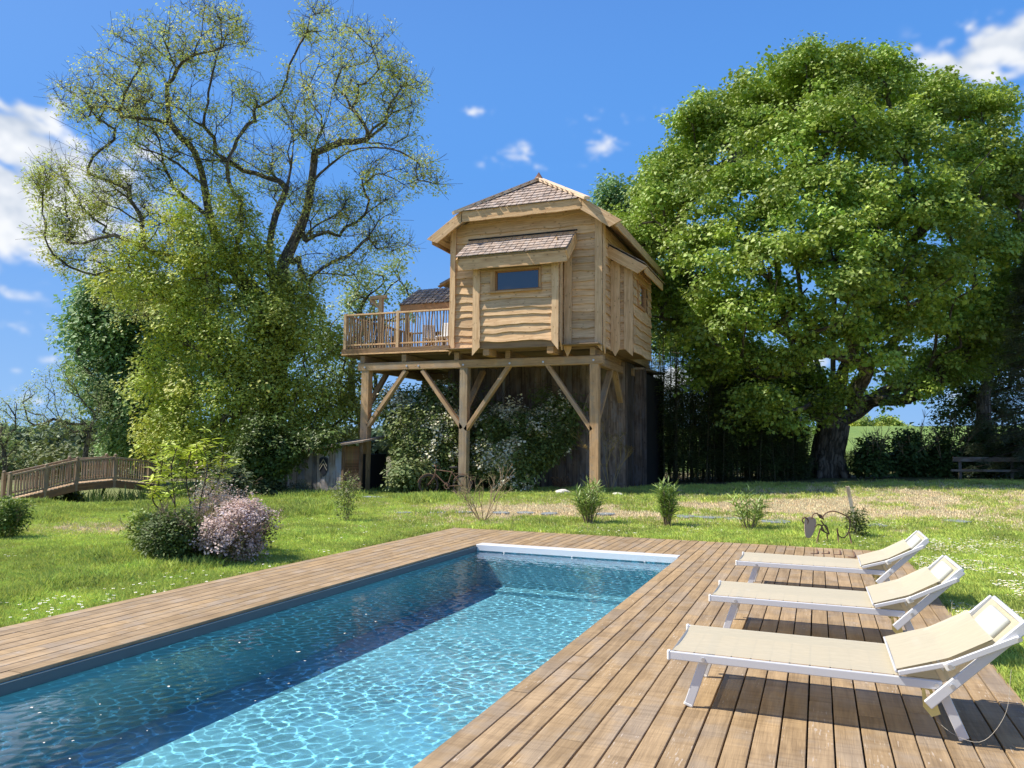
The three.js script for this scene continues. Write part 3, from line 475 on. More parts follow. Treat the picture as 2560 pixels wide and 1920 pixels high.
  for (const s of [-1, 1]) {
    const a = V(cx + s * (ev + 0.02), ey - 0.16, zf + 0.03), b = V(cx + s * kn, ky - 0.16, zf + 0.03);
    if (s < 0) verge('bargeboard', a, b, 0.33, 0.05, up3, { cutL: [0.1, -0.12], cutR: [-0.1, 0.1] }); else verge('bargeboard', b, a, 0.33, 0.05, up3, { cutL: [0.1, -0.1], cutR: [-0.1, 0.12] });
    const d = V(cx + s * kn, ky, zf).sub(V(cx, ry, pz)).normalize(), e = V(cx + s * kn, ky, zf).addScaledVector(d, 0.35);
    part('hip_cap', paint(bar(V(cx, ry + 0.07, pz), e.add(V(0, 0.09, 0)), 0.2, 0.10, V(s * 0.45, 0.8, 0.5)), [1.1, 1.25, 1.6]), L, roof);
    verge('eave_board', V(cx + s * (ev + 0.03), ey - 0.13, zf), V(cx + s * (ev + 0.03), ey - 0.13, zbk), 0.26, 0.04, up3, { tint: [0.95, 0.9, 0.85] });
    const so = []; for (let i = 0; i < 4; i++) part('soffit_board', paint(bar(V(cx + s * (ev - 0.1 - i * 0.16), ey + (0.1 + i * 0.16) * k - 0.165, zf), V(cx + s * (ev - 0.1 - i * 0.16), ey + (0.1 + i * 0.16) * k - 0.165, zbk), 0.18, 0.02, V(s * k, 1, 0).normalize()), tone(0.75, 0.95)), L, roof);
  }
  part('ridge_cap', paint(bar(V(cx, ry + 0.05, pz), V(cx, ry + 0.05, zbk), 0.22, 0.05), [1, 0.9, 0.85]), M.shingle, roof);
  part('finial', paint(new THREE.ConeGeometry(0.15, 0.24, 4).rotateY(Math.PI / 4).scale(1.25, 1, 0.8).translate(cx, ry + 0.18, pz + 0.02), [0.55, 0.35, 0.3]), M.shingle, roof);
  // bay roof
  const br = sub('bay_roof', house), b0 = -10.38, b1 = -6.78, be = Z0 + 0.95, by = 7.46, bt = 8.2;
  part('roof_slope', slab([V(b0, by, be), V(b1, by, be), V(b1, bt, Z0), V(b0, bt, Z0)], 0.06), M.shingle, br);
  courses(br, V(b0, by, be + 0.03), V(b1, by, be + 0.03), V(b0, bt - 0.02, Z0 + 0.03), V(b1, bt - 0.02, Z0 + 0.03), 6, 0.185, true);
  const vb = (n, a, b, h, t, o) => part(n, span(plank(a.distanceTo(b), h, t, { rand: hr, seg: 12, wave: [0.02, 0], tint: tone(0.98, 1.08), ...o }), a, b, up3), L, br);
  vb('fascia', V(b0 + 0.04, by - 0.23, be - 0.03), V(b1, by - 0.23, be - 0.03), 0.36, 0.05, { tint: [1.02, 0.98, 0.92] });
  for (const x of [b0 + 0.02, b1 - 0.0]) vb('bargeboard', V(x, bt - 0.2, Z0 + 0.06), V(x, by - 0.2, be - 0.01), 0.3, 0.05, { wave: [0.01, 0], tint: [1.05, 1, 0.92] });
  part('flashing', box(b1 - b0 + 0.08, 0.04, 0.04, (b0 + b1) / 2, bt + 0.05, Z0 + 0.02), M.iron, br);
  // lean-to over the right-hand bay
  const s0 = V(-5.96, 7.88, zs0 + 0.34), s1 = V(-4.86, 7.2, zs0 + 0.34), se = zs1 - 0.3, lr = sub('bay_roof', house);
  part('roof_slope', slab([s1.clone(), V(s1.x, s1.y, se), V(s0.x, s0.y, se), s0.clone()], 0.06), M.shingle, lr);
  part('bargeboard', span(plank(s0.distanceTo(s1), 0.32, 0.05, { rand: hr, seg: 8, wave: [0.012, 0], tint: [1.02, 0.98, 0.9], cutR: [-0.06, 0.1] }), s0.clone().add(V(-0.02, -0.19, 0.02)), s1.clone().add(V(-0.02, -0.19, 0.02)), up3), L, lr);
  part('eave_board', span(plank(2.9, 0.24, 0.04, { rand: hr, seg: 8, wave: [0.012, 0], tint: [0.95, 0.9, 0.84] }), V(s1.x + 0.01, s1.y - 0.12, s1.z), V(s1.x + 0.01, s1.y - 0.12, se), up3), L, lr);
  part('shingle_course', merge([0, 1, 2, 3].map((i) => bar(V(lerp(s1.x, s0.x, i / 4) - 0.1, lerp(s1.y, s0.y, i / 4) + 0.12, s0.z + 0.02), V(lerp(s1.x, s0.x, i / 4) - 0.1, lerp(s1.y, s0.y, i / 4) + 0.12, se), 0.4, 0.018, V(0.6, 1, 0).normalize()))), M.shingle, lr).userData.kind = 'stuff';
  // roof of the entrance, on the terrace side
  const er = sub('porch_roof', house), e0 = onZ(...z2(462, 318), Z0 - 2.0), e1 = V(-10.9, e0.y, e0.z), t0 = onZ(...z2(572, 228), Z0 - 3.1), t1 = V(-10.9, t0.y, t0.z);
  part('roof_slope', slab([e0.clone(), e1.clone(), t1.clone(), t0.clone()], 0.05), M.shingle, er);
  courses(er, e0, e1, t0, t1, 5, 0.22);
  part('fascia', paint(bar(V(e0.x + 0.05, e0.y - 0.14, e0.z - 0.02), V(e1.x, e0.y - 0.14, e0.z - 0.02), 0.05, 0.26), [0.9, 0.68, 0.52]), L, er);
  part('porch_post', paint(bar(V(e0.x + 0.25, 4.8, e0.z - 0.15), V(e0.x + 0.25, e0.y - 0.1, e0.z - 0.15), 0.12, 0.12, V(1, 0, 0)), [1, 0.9, 0.8]), L, er);
  part('porch_post', paint(bar(V(-11.35, 4.8, e0.z - 0.4), V(-11.35, e0.y - 0.1, e0.z - 0.4), 0.14, 0.14, V(1, 0, 0)), [0.9, 0.75, 0.6]), L, er);
  part('tie_beam', paint(bar(V(e0.x + 0.5, 4.95, e0.z - 0.3), V(-11.3, 6.0, e0.z - 0.3), 0.08, 0.12, V(0, 0, 1)), [0.9, 0.7, 0.52]), L, er);
  const lb = onZ(...z2(722, 178), Z0 - 3.6), lbt = onZ(...z2(800, 135), Z0 - 3.6);
  part('side_roof', slab([V(lb.x, lb.y, lb.z - 2), lb.clone(), lbt.clone(), V(lbt.x, lbt.y, lbt.z - 2)], 0.08), M.shingle, er);
  part('side_bargeboard', paint(bar(lb.clone().add(V(0, -0.14, 0.02)), lbt.clone().add(V(0, -0.14, 0.02)), 0.05, 0.2, V(0, 0, 1)), [0.95, 0.8, 0.65]), L, er);
  // --- terrace
  const tx0 = -15.1, tx1 = -11.02, tz0 = Z0 + 0.06, tz1 = Z0 - 4.6;
  const edge = (a, b) => { part('edge_board', paint(bar(a.clone().add(V(0, 4.76, 0)), b.clone().add(V(0, 4.76, 0)), 0.04, 0.15), [0.62, 0.55, 0.5]), B, house); part('edge_strip', paint(bar(a.clone().add(V(0, 4.655, 0)), b.clone().add(V(0, 4.655, 0)), 0.05, 0.05), [1.1, 1, 0.9]), L, house); };
  edge(V(tx0, 0, tz0 + 0.03), V(tx1, 0, tz0 + 0.03)); edge(V(tx0 - 0.03, 0, tz0), V(tx0 - 0.03, 0, tz1));
  for (let i = 0; i < 32; i++) { const z = tz0 - 0.08 - i * 0.144; if (z > tz1) part('terrace_board', paint(bar(V(tx0, 4.82, z), V(tx1, 4.82, z), 0.138, 0.028), tone(0.8, 1.1)), B, house); }
  const rail = sub('railing', house), ryy = 6.04;
  const rp = (x, z) => part('rail_post', paint(bar(V(x, 4.83, z), V(x, 6.08, z), 0.1, 0.1, V(1, 0, 0)), tone(0.95, 1.05)), L, rail);
  const run = (a, b) => {
    part('top_rail', paint(bar(a.clone().setY(ryy - 0.02), b.clone().setY(ryy - 0.02), 0.1, 0.05), [1.1, 1.05, 1]), L, rail);
    part('bottom_rail', paint(bar(a.clone().setY(4.98), b.clone().setY(4.98), 0.05, 0.05), [1, 0.9, 0.8]), L, rail);
    const n = Math.round(a.distanceTo(b) / 0.105);
    for (let i = 0; i < n; i++) {
      const p = a.clone().lerp(b, (i + 0.5) / n), w = () => (hr() - 0.5) * 0.05, g = tube([V(p.x + w(), 4.86, p.z), V(p.x + w(), 5.2, p.z + w()), V(p.x + w(), 5.6, p.z + w()), V(p.x + w() * 1.4, 6.0, p.z)], 0.018 + hr() * 0.01, 7, 6);
      part('baluster', paint(g, tone(0.75, 1.1, 0.1)), B, rail);
    }
  };
  for (const x of [-15.04, -12.98]) rp(x, tz0 - 0.05);
  run(V(-14.98, 0, tz0 - 0.05), V(-13.04, 0, tz0 - 0.05)); run(V(-12.92, 0, tz0 - 0.05), V(-11.03, 0, tz0 - 0.05));
  rp(-15.04, tz1 + 0.1); rp(-15.04, (tz0 + tz1) / 2); run(V(-15.04, 0, tz0 - 0.15), V(-15.04, 0, (tz0 + tz1) / 2 + 0.06)); run(V(-15.04, 0, (tz0 + tz1) / 2 - 0.06), V(-15.04, 0, tz1 + 0.15)); run(V(-14.95, 0, tz1 + 0.1), V(-12.6, 0, tz1 + 0.1));
  // hoist
  const ho = sub('hoist', house), hz = Z0 - 1.6, hp = onZ(...z2(347, 262), hz), hb = onZ(...z2(290, 300), hz), ha = onZ(...z2(277, 262), hz);
  const hw = (a, b, w = 0.11) => part('hoist_beam', paint(bar(a, b, w, w, V(0, 0, 1)), [1.1, 1.02, 0.95]), L, ho);
  part('hoist_post', paint(bar(V(hp.x, 4.83, hz), V(hp.x, hp.y - 0.06, hz), 0.14, 0.14, V(0, 0, 1)), [1.05, 1, 0.92]), L, ho); hw(V(ha.x, hp.y - 0.03, hz), V(hp.x + 0.2, hp.y - 0.03, hz), 0.12);
  hw(V(hp.x - 0.05, hp.y - 0.45, hz), V(hp.x - 0.45, hp.y - 0.1, hz), 0.08); part('pulley', new THREE.TorusGeometry(0.09, 0.035, 8, 18).translate(hb.x, hb.y, hz), M.beam, ho); paint(ho.children.at(-1).geometry, [1.1, 0.95, 0.8]); part('rope', rod(V(hb.x + 0.09, hb.y, hz), V(hb.x + 0.09, 4.9, hz), 0.012), M.rubber, ho);
}
// ---------- barn and shed behind the treehouse ----------
{
  const r = rng(15), W = M.old;
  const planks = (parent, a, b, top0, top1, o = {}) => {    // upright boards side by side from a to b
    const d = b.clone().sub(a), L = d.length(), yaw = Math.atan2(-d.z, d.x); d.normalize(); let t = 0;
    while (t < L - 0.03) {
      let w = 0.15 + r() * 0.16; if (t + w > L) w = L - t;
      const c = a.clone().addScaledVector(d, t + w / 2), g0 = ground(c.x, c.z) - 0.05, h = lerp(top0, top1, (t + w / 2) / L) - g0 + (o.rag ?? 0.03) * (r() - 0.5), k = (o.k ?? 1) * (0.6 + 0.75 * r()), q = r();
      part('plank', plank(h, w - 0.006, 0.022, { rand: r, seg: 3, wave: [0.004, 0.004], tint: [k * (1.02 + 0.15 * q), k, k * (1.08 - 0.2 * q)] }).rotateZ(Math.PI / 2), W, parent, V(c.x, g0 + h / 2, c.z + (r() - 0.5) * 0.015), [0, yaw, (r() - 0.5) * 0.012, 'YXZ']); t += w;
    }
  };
  const zB = -25.6, barn = thing('old_barn', 'dark weathered plank barn standing directly behind the treehouse posts', 'barn', null);
  const xl = onZ(...z3(-330, 900), zB).x, xr = onZ(...z3(1440, 900), zB).x, xr2 = onZ(...z3(1645, 900), zB - 1.2).x;
  planks(barn, V(xl, 0, zB), V(xr, 0, zB), 4.5, 4.5, { k: 1.0 }); planks(barn, V(xr + 0.02, 0, zB - 1.2), V(xr2, 0, zB - 1.2), 4.45, 4.35, { k: 0.62 });  // recessed planks tinted darker, the shade of the bay put into their colour
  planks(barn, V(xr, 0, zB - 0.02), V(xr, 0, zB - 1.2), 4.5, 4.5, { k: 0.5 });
  part('barn_core', box(xr - xl - 0.1, 4.6, 5, (xl + xr) / 2, 2.2, zB - 2.56), M.dark, barn); part('barn_core', box(xr2 - xr - 0.1, 4.2, 3.6, (xr2 + xr) / 2, 2.1, zB - 3.05), M.dark, barn);
  part('roof', slab([V(xl - 0.05, 4.5, zB + 0.1), V(xr2 - 0.1, 4.4, zB - 1.1), V(xr2 - 0.1, 4.58, zB - 5.4), V(xl - 0.05, 4.58, zB - 5.4)], 0.07), M.shingle, barn);
  const doorPost = onZ(1200 + 238 / 3.95, 1000, zB + 0.03); part('frame_post', paint(bar(V(doorPost.x, ground(doorPost.x, zB), zB + 0.06), V(doorPost.x, 4.4, zB + 0.06), 0.09, 0.09, V(1, 0, 0)), [1.6, 1.6, 1.5]), W, barn);
  part('loose_board', paint(bar(onZ(1200 + 1010 / 3.95, 860 + 700 / 3.95, zB + 0.05), onZ(1200 + 1075 / 3.95, 860 + 480 / 3.95, zB + 0.05), 0.02, 0.16, V(0, 0, 1)), [1.5, 1.45, 1.4]), W, barn);
  // shed on the left with a painted shield
  const shed = thing('garden_shed', 'low grey plank shed half under ivy, with a brown cane door', 'shed', null), D = 25.3;
  const a = atD(640, 1240, D + 0.9), b = atD(856, 1243, D - 0.1), ta = atD(640, 1150, D + 0.9).y, tb = atD(856, 1118, D - 0.1).y;
  planks(shed, a, b, ta, tb, { k: 2.0 }); for (const p of shed.children) if (p.name === 'plank') { const q = p.geometry.attributes.color.array; for (let i = 0; i < q.length; i += 3) { q[i] *= 0.84; q[i + 2] *= 1.22; } }
  const c = atD(900, 1243, D - 0.2), tc = atD(880, 1112, D - 0.2).y, door = sub('door', shed), dir = c.clone().sub(b).normalize();
  for (let i = 0; i < 13; i++) { const p = b.clone().lerp(c, (i + 1) / 15), g0 = ground(p.x, p.z); part('cane', paint(rod(V(p.x, g0, p.z - 0.05), V(p.x, tc - 0.05, p.z - 0.05), 0.024, 0.022, 6), [1.3 + r() * 0.4, 0.8 + r() * 0.25, 0.5]), W, door); }
  for (const p of [b, c]) part('door_post', paint(bar(V(p.x, ground(p.x, p.z), p.z), V(p.x, tc + 0.05, p.z), 0.09, 0.09, V(1, 0, 0)), [1.0, 0.75, 0.55]), W, shed);
  part('lintel', paint(bar(V(a.x, ta + 0.04, a.z + 0.05), V(b.x, tb + 0.06, b.z + 0.05), 0.1, 0.09), [0.8, 0.7, 0.6]), W, shed);
  const back = V(-0.4, 0, -3); part('shed_core', (() => { const m = box(a.distanceTo(c) - 0.1, 1.45, 2.2); m.rotateY(Math.atan2(-(c.z - a.z), c.x - a.x)).translate((a.x + c.x) / 2 - 0.3, 0.55, (a.z + c.z) / 2 - 1.25); return m; })(), M.dark, shed);
  part('roof', slab([V(a.x - 0.2, ta + 0.1, a.z + 0.25), V(c.x + 0.2, tc + 0.14, c.z + 0.25), V(c.x + 0.2, tc + 0.45, c.z).add(back), V(a.x - 0.2, ta + 0.4, a.z).add(back)], 0.06), M.shingle, shed);
  // shield: dark blue field, pale rim, two pale chevrons
  const sc = atD(811, 1166, D - 0.35).add(V(0, 0, 0)), sh = thing('wall_shield', 'dark shield-shaped plaque with two pale chevrons on the shed wall', 'shield', sc), yaw = Math.atan2(-(b.z - a.z), b.x - a.x);
  sh.position.copy(a.clone().lerp(b, (811 - 640) / 216)).setY(atD(811, 1166, D).y); sh.position.add(V(Math.sin(yaw) * 0.06, 0, Math.cos(yaw) * 0.06)); sh.rotation.y = yaw;
  const outline = (k) => { const s = new THREE.Shape(), w = 0.165 * k, h = 0.34 * k; s.moveTo(-w, h * 0.75); s.quadraticCurveTo(0, h * 1.15, w, h * 0.75); s.lineTo(w, -h * 0.25); s.quadraticCurveTo(w * 0.9, -h * 0.7, 0, -h); s.quadraticCurveTo(-w * 0.9, -h * 0.7, -w, -h * 0.25); return s; };
  part('rim', new THREE.ExtrudeGeometry(outline(1), { depth: 0.02, bevelEnabled: false }), std({ color: rgb(0.09, 0.1, 0.11), roughness: 0.6 }), sh);
  part('field', new THREE.ExtrudeGeometry(outline(0.88), { depth: 0.012, bevelEnabled: false }).translate(0, 0, 0.02), std({ color: rgb(0.012, 0.016, 0.03), roughness: 0.6 }), sh);
  const cm = std({ color: rgb(0.42, 0.38, 0.30), roughness: 0.8 });
  for (const [y, k] of [[0.12, 1], [-0.01, 1]]) { const s = new THREE.Shape(); s.moveTo(-0.14, y - 0.09); s.lineTo(0, y + 0.13); s.lineTo(0.14, y - 0.09); s.lineTo(0.14, y - 0.13); s.lineTo(0, y + 0.085); s.lineTo(-0.14, y - 0.13); part('chevron', new THREE.ExtrudeGeometry(s, { depth: 0.01, bevelEnabled: false }).translate(0, k * 0, 0.032), cm, sh); }
}
// ---------- sun loungers ----------
{
  const weave = tex(256, 256, (u, v) => { const a = 0.5 + 0.5 * Math.sin(u * 6.28318 * 64), b = 0.5 + 0.5 * Math.sin(v * 6.28318 * 64), n = fbm(u * 8, v * 64, 3, 3, 8, 64), k = 0.8 + 0.12 * (a * b) + 0.18 * (n - 0.5); return [0.60 * k, 0.53 * k, 0.37 * k]; });
  const fab = phys({ map: rep(weave, 2.5, 2.5), roughness: 0.8, transmission: 0.16, thickness: 0, side: THREE.DoubleSide, transparent: true, opacity: 0.9 });
  const fabUnder = phys({ color: rgb(0.5, 0.37, 0.2), roughness: 0.85, transmission: 0.25, thickness: 0, side: THREE.DoubleSide });
  const cushion = std({ color: rgb(0.47, 0.48, 0.43), roughness: 0.9 }), yellow = phys({ color: rgb(0.72, 0.58, 0.2), roughness: 0.5 }), cap = phys({ color: rgb(0.8, 0.79, 0.74), roughness: 0.5 });
  const W = 0.80, hw = W / 2;                              // along +x the head end, z across
  const sheet = (pts, w, sag) => {                          // cloth between two side rails following a profile of (x, y)
    const n = 20, m = 8, P = [], U = [], I = []; const c = new THREE.CatmullRomCurve3(pts.map(([x, y]) => V(x, y, 0)), false, 'catmullrom', 0.1); let run = 0, last = c.getPoint(0);
    for (let i = 0; i <= n; i++) { const p = c.getPoint(i / n); run += p.distanceTo(last); last = p; for (let j = 0; j <= m; j++) { const t = j / m * 2 - 1; P.push(p.x, p.y - sag * (1 - t * t), t * w / 2); U.push(run, t * w / 2); } }
    for (let i = 0; i < n; i++) for (let j = 0; j < m; j++) { const a = i * (m + 1) + j, b = a + m + 1; I.push(a, a + 1, b, b, a + 1, b + 1); }
    const g = new THREE.BufferGeometry(); g.setAttribute('position', new THREE.Float32BufferAttribute(P, 3)); g.setAttribute('uv', new THREE.Float32BufferAttribute(U, 2)); g.setIndex(I); g.computeVertexNormals(); return g;
  };
  const beam = (x0, y0, x1, y1, z, w, h) => { const L = Math.hypot(x1 - x0, y1 - y0); return rbox(L, h, w, Math.min(w, h) * 0.25, 2).rotateZ(Math.atan2(y1 - y0, x1 - x0)).translate((x0 + x1) / 2, (y0 + y1) / 2, z); };
  const t = thing('sun_lounger', 'nearest sun lounger of the three, whose whole shadow falls on the planks', 'sun lounger', null, 'cream sun loungers beside the pool');
  const A = M.alu;
  for (const s of [-1, 1]) {
    part('side_rail', beam(-0.905, 0.318, 0.63, 0.314, s * (hw - 0.013), 0.026, 0.052), A, t);
    part('end_cap', rbox(0.022, 0.064, 0.034, 0.009, 2).translate(-0.912, 0.318, s * (hw - 0.014)), cap, t);
    const leg = part('leg', beam(-0.69, 0.315, -0.795, 0.012, s * (hw - 0.055), 0.026, 0.058), A, t); part('foot_cap', rbox(0.06, 0.022, 0.03, 0.008, 2).rotateZ(-0.3).translate(-0.797, 0.013, s * (hw - 0.055)), cap, leg);
    part('rear_leg', beam(0.62, 0.30, 0.735, 0.02, s * (hw - 0.05), 0.026, 0.055), A, t);
    part('back_rail', beam(0.548, 0.205, 1.04, 0.69, s * (hw + 0.02), 0.026, 0.055), A, t);
    part('canopy_rail', beam(0.405, 0.362, 0.66, 0.441, s * (hw + 0.012), 0.02, 0.028), A, t); part('canopy_rail', beam(0.65, 0.44, 1.005, 0.625, s * (hw + 0.045), 0.02, 0.034), A, t);
    for (const [x, y, z] of [[0.66, 0.44, 0.055], [1.0, 0.622, 0.06], [0.672, 0.33, 0.045], [-0.695, 0.315, 0.0], [0.60, 0.315, 0.0]]) part('bolt', new THREE.CylinderGeometry(0.012, 0.012, 0.02, 12).rotateX(Math.PI / 2).translate(x, y, s * (hw + z)), M.zinc, t);
    part('hinge', rbox(0.05, 0.05, 0.022, 0.01, 2).rotateZ(0.5).translate(0.66, 0.437, s * (hw + 0.035)), cap, t);
    part('cam', new THREE.ExtrudeGeometry((() => { const q = new THREE.Shape(); q.moveTo(-0.02, 0.12); q.lineTo(0.03, 0.1); q.lineTo(0.075, -0.05); q.lineTo(0.03, -0.07); q.lineTo(-0.012, -0.02); q.closePath(); const h = new THREE.Path(); h.moveTo(0.0, 0.08); h.lineTo(0.02, 0.075); h.lineTo(0.045, -0.01); h.lineTo(0.012, -0.01); h.closePath(); q.holes.push(h); return q; })(), { depth: 0.012, bevelEnabled: false }).translate(0.545, 0.195, s * (hw - 0.045) - 0.006), yellow, t);
  }
  part('end_bar', beam(-0.9, 0.328, -0.878, 0.328, 0, W - 0.05, 0.03), M.zinc, t); part('cross_bar', new THREE.CylinderGeometry(0.012, 0.012, W - 0.11, 10).rotateX(Math.PI / 2).translate(-0.75, 0.14, 0), A, t); part('cross_bar', new THREE.CylinderGeometry(0.012, 0.012, W, 10).rotateX(Math.PI / 2).translate(0.672, 0.33, 0), A, t); part('head_bar', beam(1.03, 0.683, 1.05, 0.703, 0, W, 0.03), A, t);
  part('seat_cloth', sheet([[-0.888, 0.348], [-0.4, 0.347], [0.1, 0.346], [0.62, 0.344]], W - 0.045, 0.009), fab, t);
  part('back_cloth', sheet([[0.45, 0.342], [0.62, 0.325], [0.82, 0.47], [1.035, 0.705]], W - 0.01, 0.02), fab, t);
  part('canopy_cloth', sheet([[0.395, 0.385], [0.66, 0.475], [0.885, 0.603]], W + 0.02, 0.012), fab, t);
  part('canopy_edge', beam(0.387, 0.37, 0.399, 0.376, 0, W + 0.04, 0.02), A, t);
  part('pillow', rbox(0.17, 0.045, 0.44, 0.022, 3).rotateZ(0.83).translate(0.945, 0.612, 0), cushion, t);
  const wire = [V(0.60, 0.10, hw - 0.06), V(0.68, 0.05, hw - 0.02), V(0.80, 0.04, hw + 0.02), V(0.92, 0.2, hw + 0.03), V(0.96, 0.45, hw + 0.03)]; part('cord', tube(wire, 0.0013, 24, 5), std({ color: rgb(0.45, 0.4, 0.32), roughness: 0.7 }), t);
  t.position.set(0, 0.002, -5.45);
  const copy = (z, x, ry, label) => { const c = t.clone(); c.name = numbered('sun_lounger'); c.position.set(x, 0.002, z); c.rotation.y = ry; c.userData = { ...t.userData, label }; scene.add(c); };
  copy(-7.46, 0.0, 0.006, 'middle sun lounger of the three on the deck'); copy(-9.68, 0.02, -0.006, 'farthest sun lounger of the three, next to the wire animal sculpture');
}
// ---------- bicycle ----------
{
  const D = 25.0, p0 = gnd(1042, 1247), w0 = atD(1075, 1247, D), t = thing('bicycle', 'rusty old bicycle leaning by the middle treehouse post', 'bicycle', null);
  const fx = atD(1073, 1225, 24.15), rx = atD(1152, 1222, 23.85); void p0; void w0;
  const R = 0.315, dir = rx.clone().sub(fx).setY(0).normalize(), L = 1.12, base = fx.clone().lerp(rx, 0.5); base.y = ground(base.x, base.z);
  t.position.copy(base); t.rotation.set(-0.10, Math.atan2(-dir.z, dir.x), 0, 'YXZ');
  const bl = (n, pts, r = 0.014, m = M.rust, par = t) => part(n, pts.length === 2 ? rod(pts[0], pts[1], r, r, 8) : tube(pts, r, 20, 7), m, par);
  const F = V(-L / 2, R, 0), B = V(L / 2, R, 0), bb = V(0.07, R - 0.03, 0), head = V(-0.33, 0.78, 0), headL = V(-0.36, 0.66, 0), seat = V(0.22, 0.80, 0);
  for (const [c, yaw] of [[F, 0.35], [B, 0]]) { const w = sub('wheel', t); w.position.copy(c); w.rotation.y = yaw; part('tyre', new THREE.TorusGeometry(R - 0.02, 0.02, 8, 40), M.rubber, w); part('rim', new THREE.TorusGeometry(R - 0.05, 0.012, 6, 40), M.rust, w); const sp = []; for (let i = 0; i < 18; i++) { const a = i / 18 * 6.283; sp.push(rod(V(0, 0, (i % 2 - 0.5) * 0.05), V(Math.cos(a + 0.2) * (R - 0.05), Math.sin(a + 0.2) * (R - 0.05), 0), 0.002, 0.002, 3)); } part('spokes', merge(sp), M.rust, w).userData.kind = 'stuff'; part('hub', new THREE.CylinderGeometry(0.025, 0.025, 0.09, 10).rotateX(Math.PI / 2), M.rust, w); part('mudguard', new THREE.TorusGeometry(R + 0.02, 0.014, 5, 24, 2.4).rotateZ(c === F ? 0.6 : 0.2), M.rust, w); }
  const fr = sub('frame', t); bl('tube', [head, seat.clone().setY(0.72)], 0.016, M.rust, fr); bl('tube', [headL, bb], 0.017, M.rust, fr); bl('tube', [bb, seat], 0.016, M.rust, fr); bl('tube', [head.clone().add(V(-0.01, 0.04, 0)), headL], 0.02, M.rust, fr);
  for (const s of [-1, 1]) { bl('tube', [bb.clone().setZ(s * 0.02), B.clone().setZ(s * 0.05)], 0.01, M.rust, fr); bl('tube', [V(0.2, 0.72, s * 0.02), B.clone().setZ(s * 0.05)], 0.009, M.rust, fr); bl('fork', [headL.clone().setZ(s * 0.03), V(-0.42, 0.5, s * 0.045), F.clone().setZ(s * 0.05)], 0.012); }
  bl('handlebar', [V(-0.30, 0.83, -0.27), V(-0.33, 0.92, -0.2), V(-0.37, 0.93, 0), V(-0.33, 0.92, 0.2), V(-0.22, 0.86, 0.28)], 0.012); bl('stem', [head, V(-0.36, 0.93, 0)], 0.014);
  part('saddle', new THREE.SphereGeometry(0.5, 14, 10).scale(0.27, 0.09, 0.17).translate(0.24, 0.86, 0), M.rubber, t); bl('seat_post', [seat, V(0.235, 0.85, 0)], 0.013);
  part('chainring', new THREE.TorusGeometry(0.085, 0.012, 6, 24).translate(bb.x, bb.y, 0.05), M.rust, t); bl('crank', [bb.clone().setZ(0.07), V(0.16, 0.2, 0.07)], 0.01); bl('crank', [bb.clone().setZ(-0.07), V(-0.02, 0.4, -0.07)], 0.01); part('pedal', box(0.09, 0.02, 0.08, 0.16, 0.2, 0.12), M.rubber, t); part('pedal', box(0.09, 0.02, 0.08, -0.02, 0.4, -0.12), M.rubber, t);
  part('rack', merge([rod(V(0.3, 0.68, -0.05), V(0.72, 0.67, -0.05), 0.007), rod(V(0.3, 0.68, 0.05), V(0.72, 0.67, 0.05), 0.007), rod(V(0.7, 0.67, 0.05), B.clone().setZ(0.06), 0.006)]), M.rust, t).userData.kind = 'stuff';
}
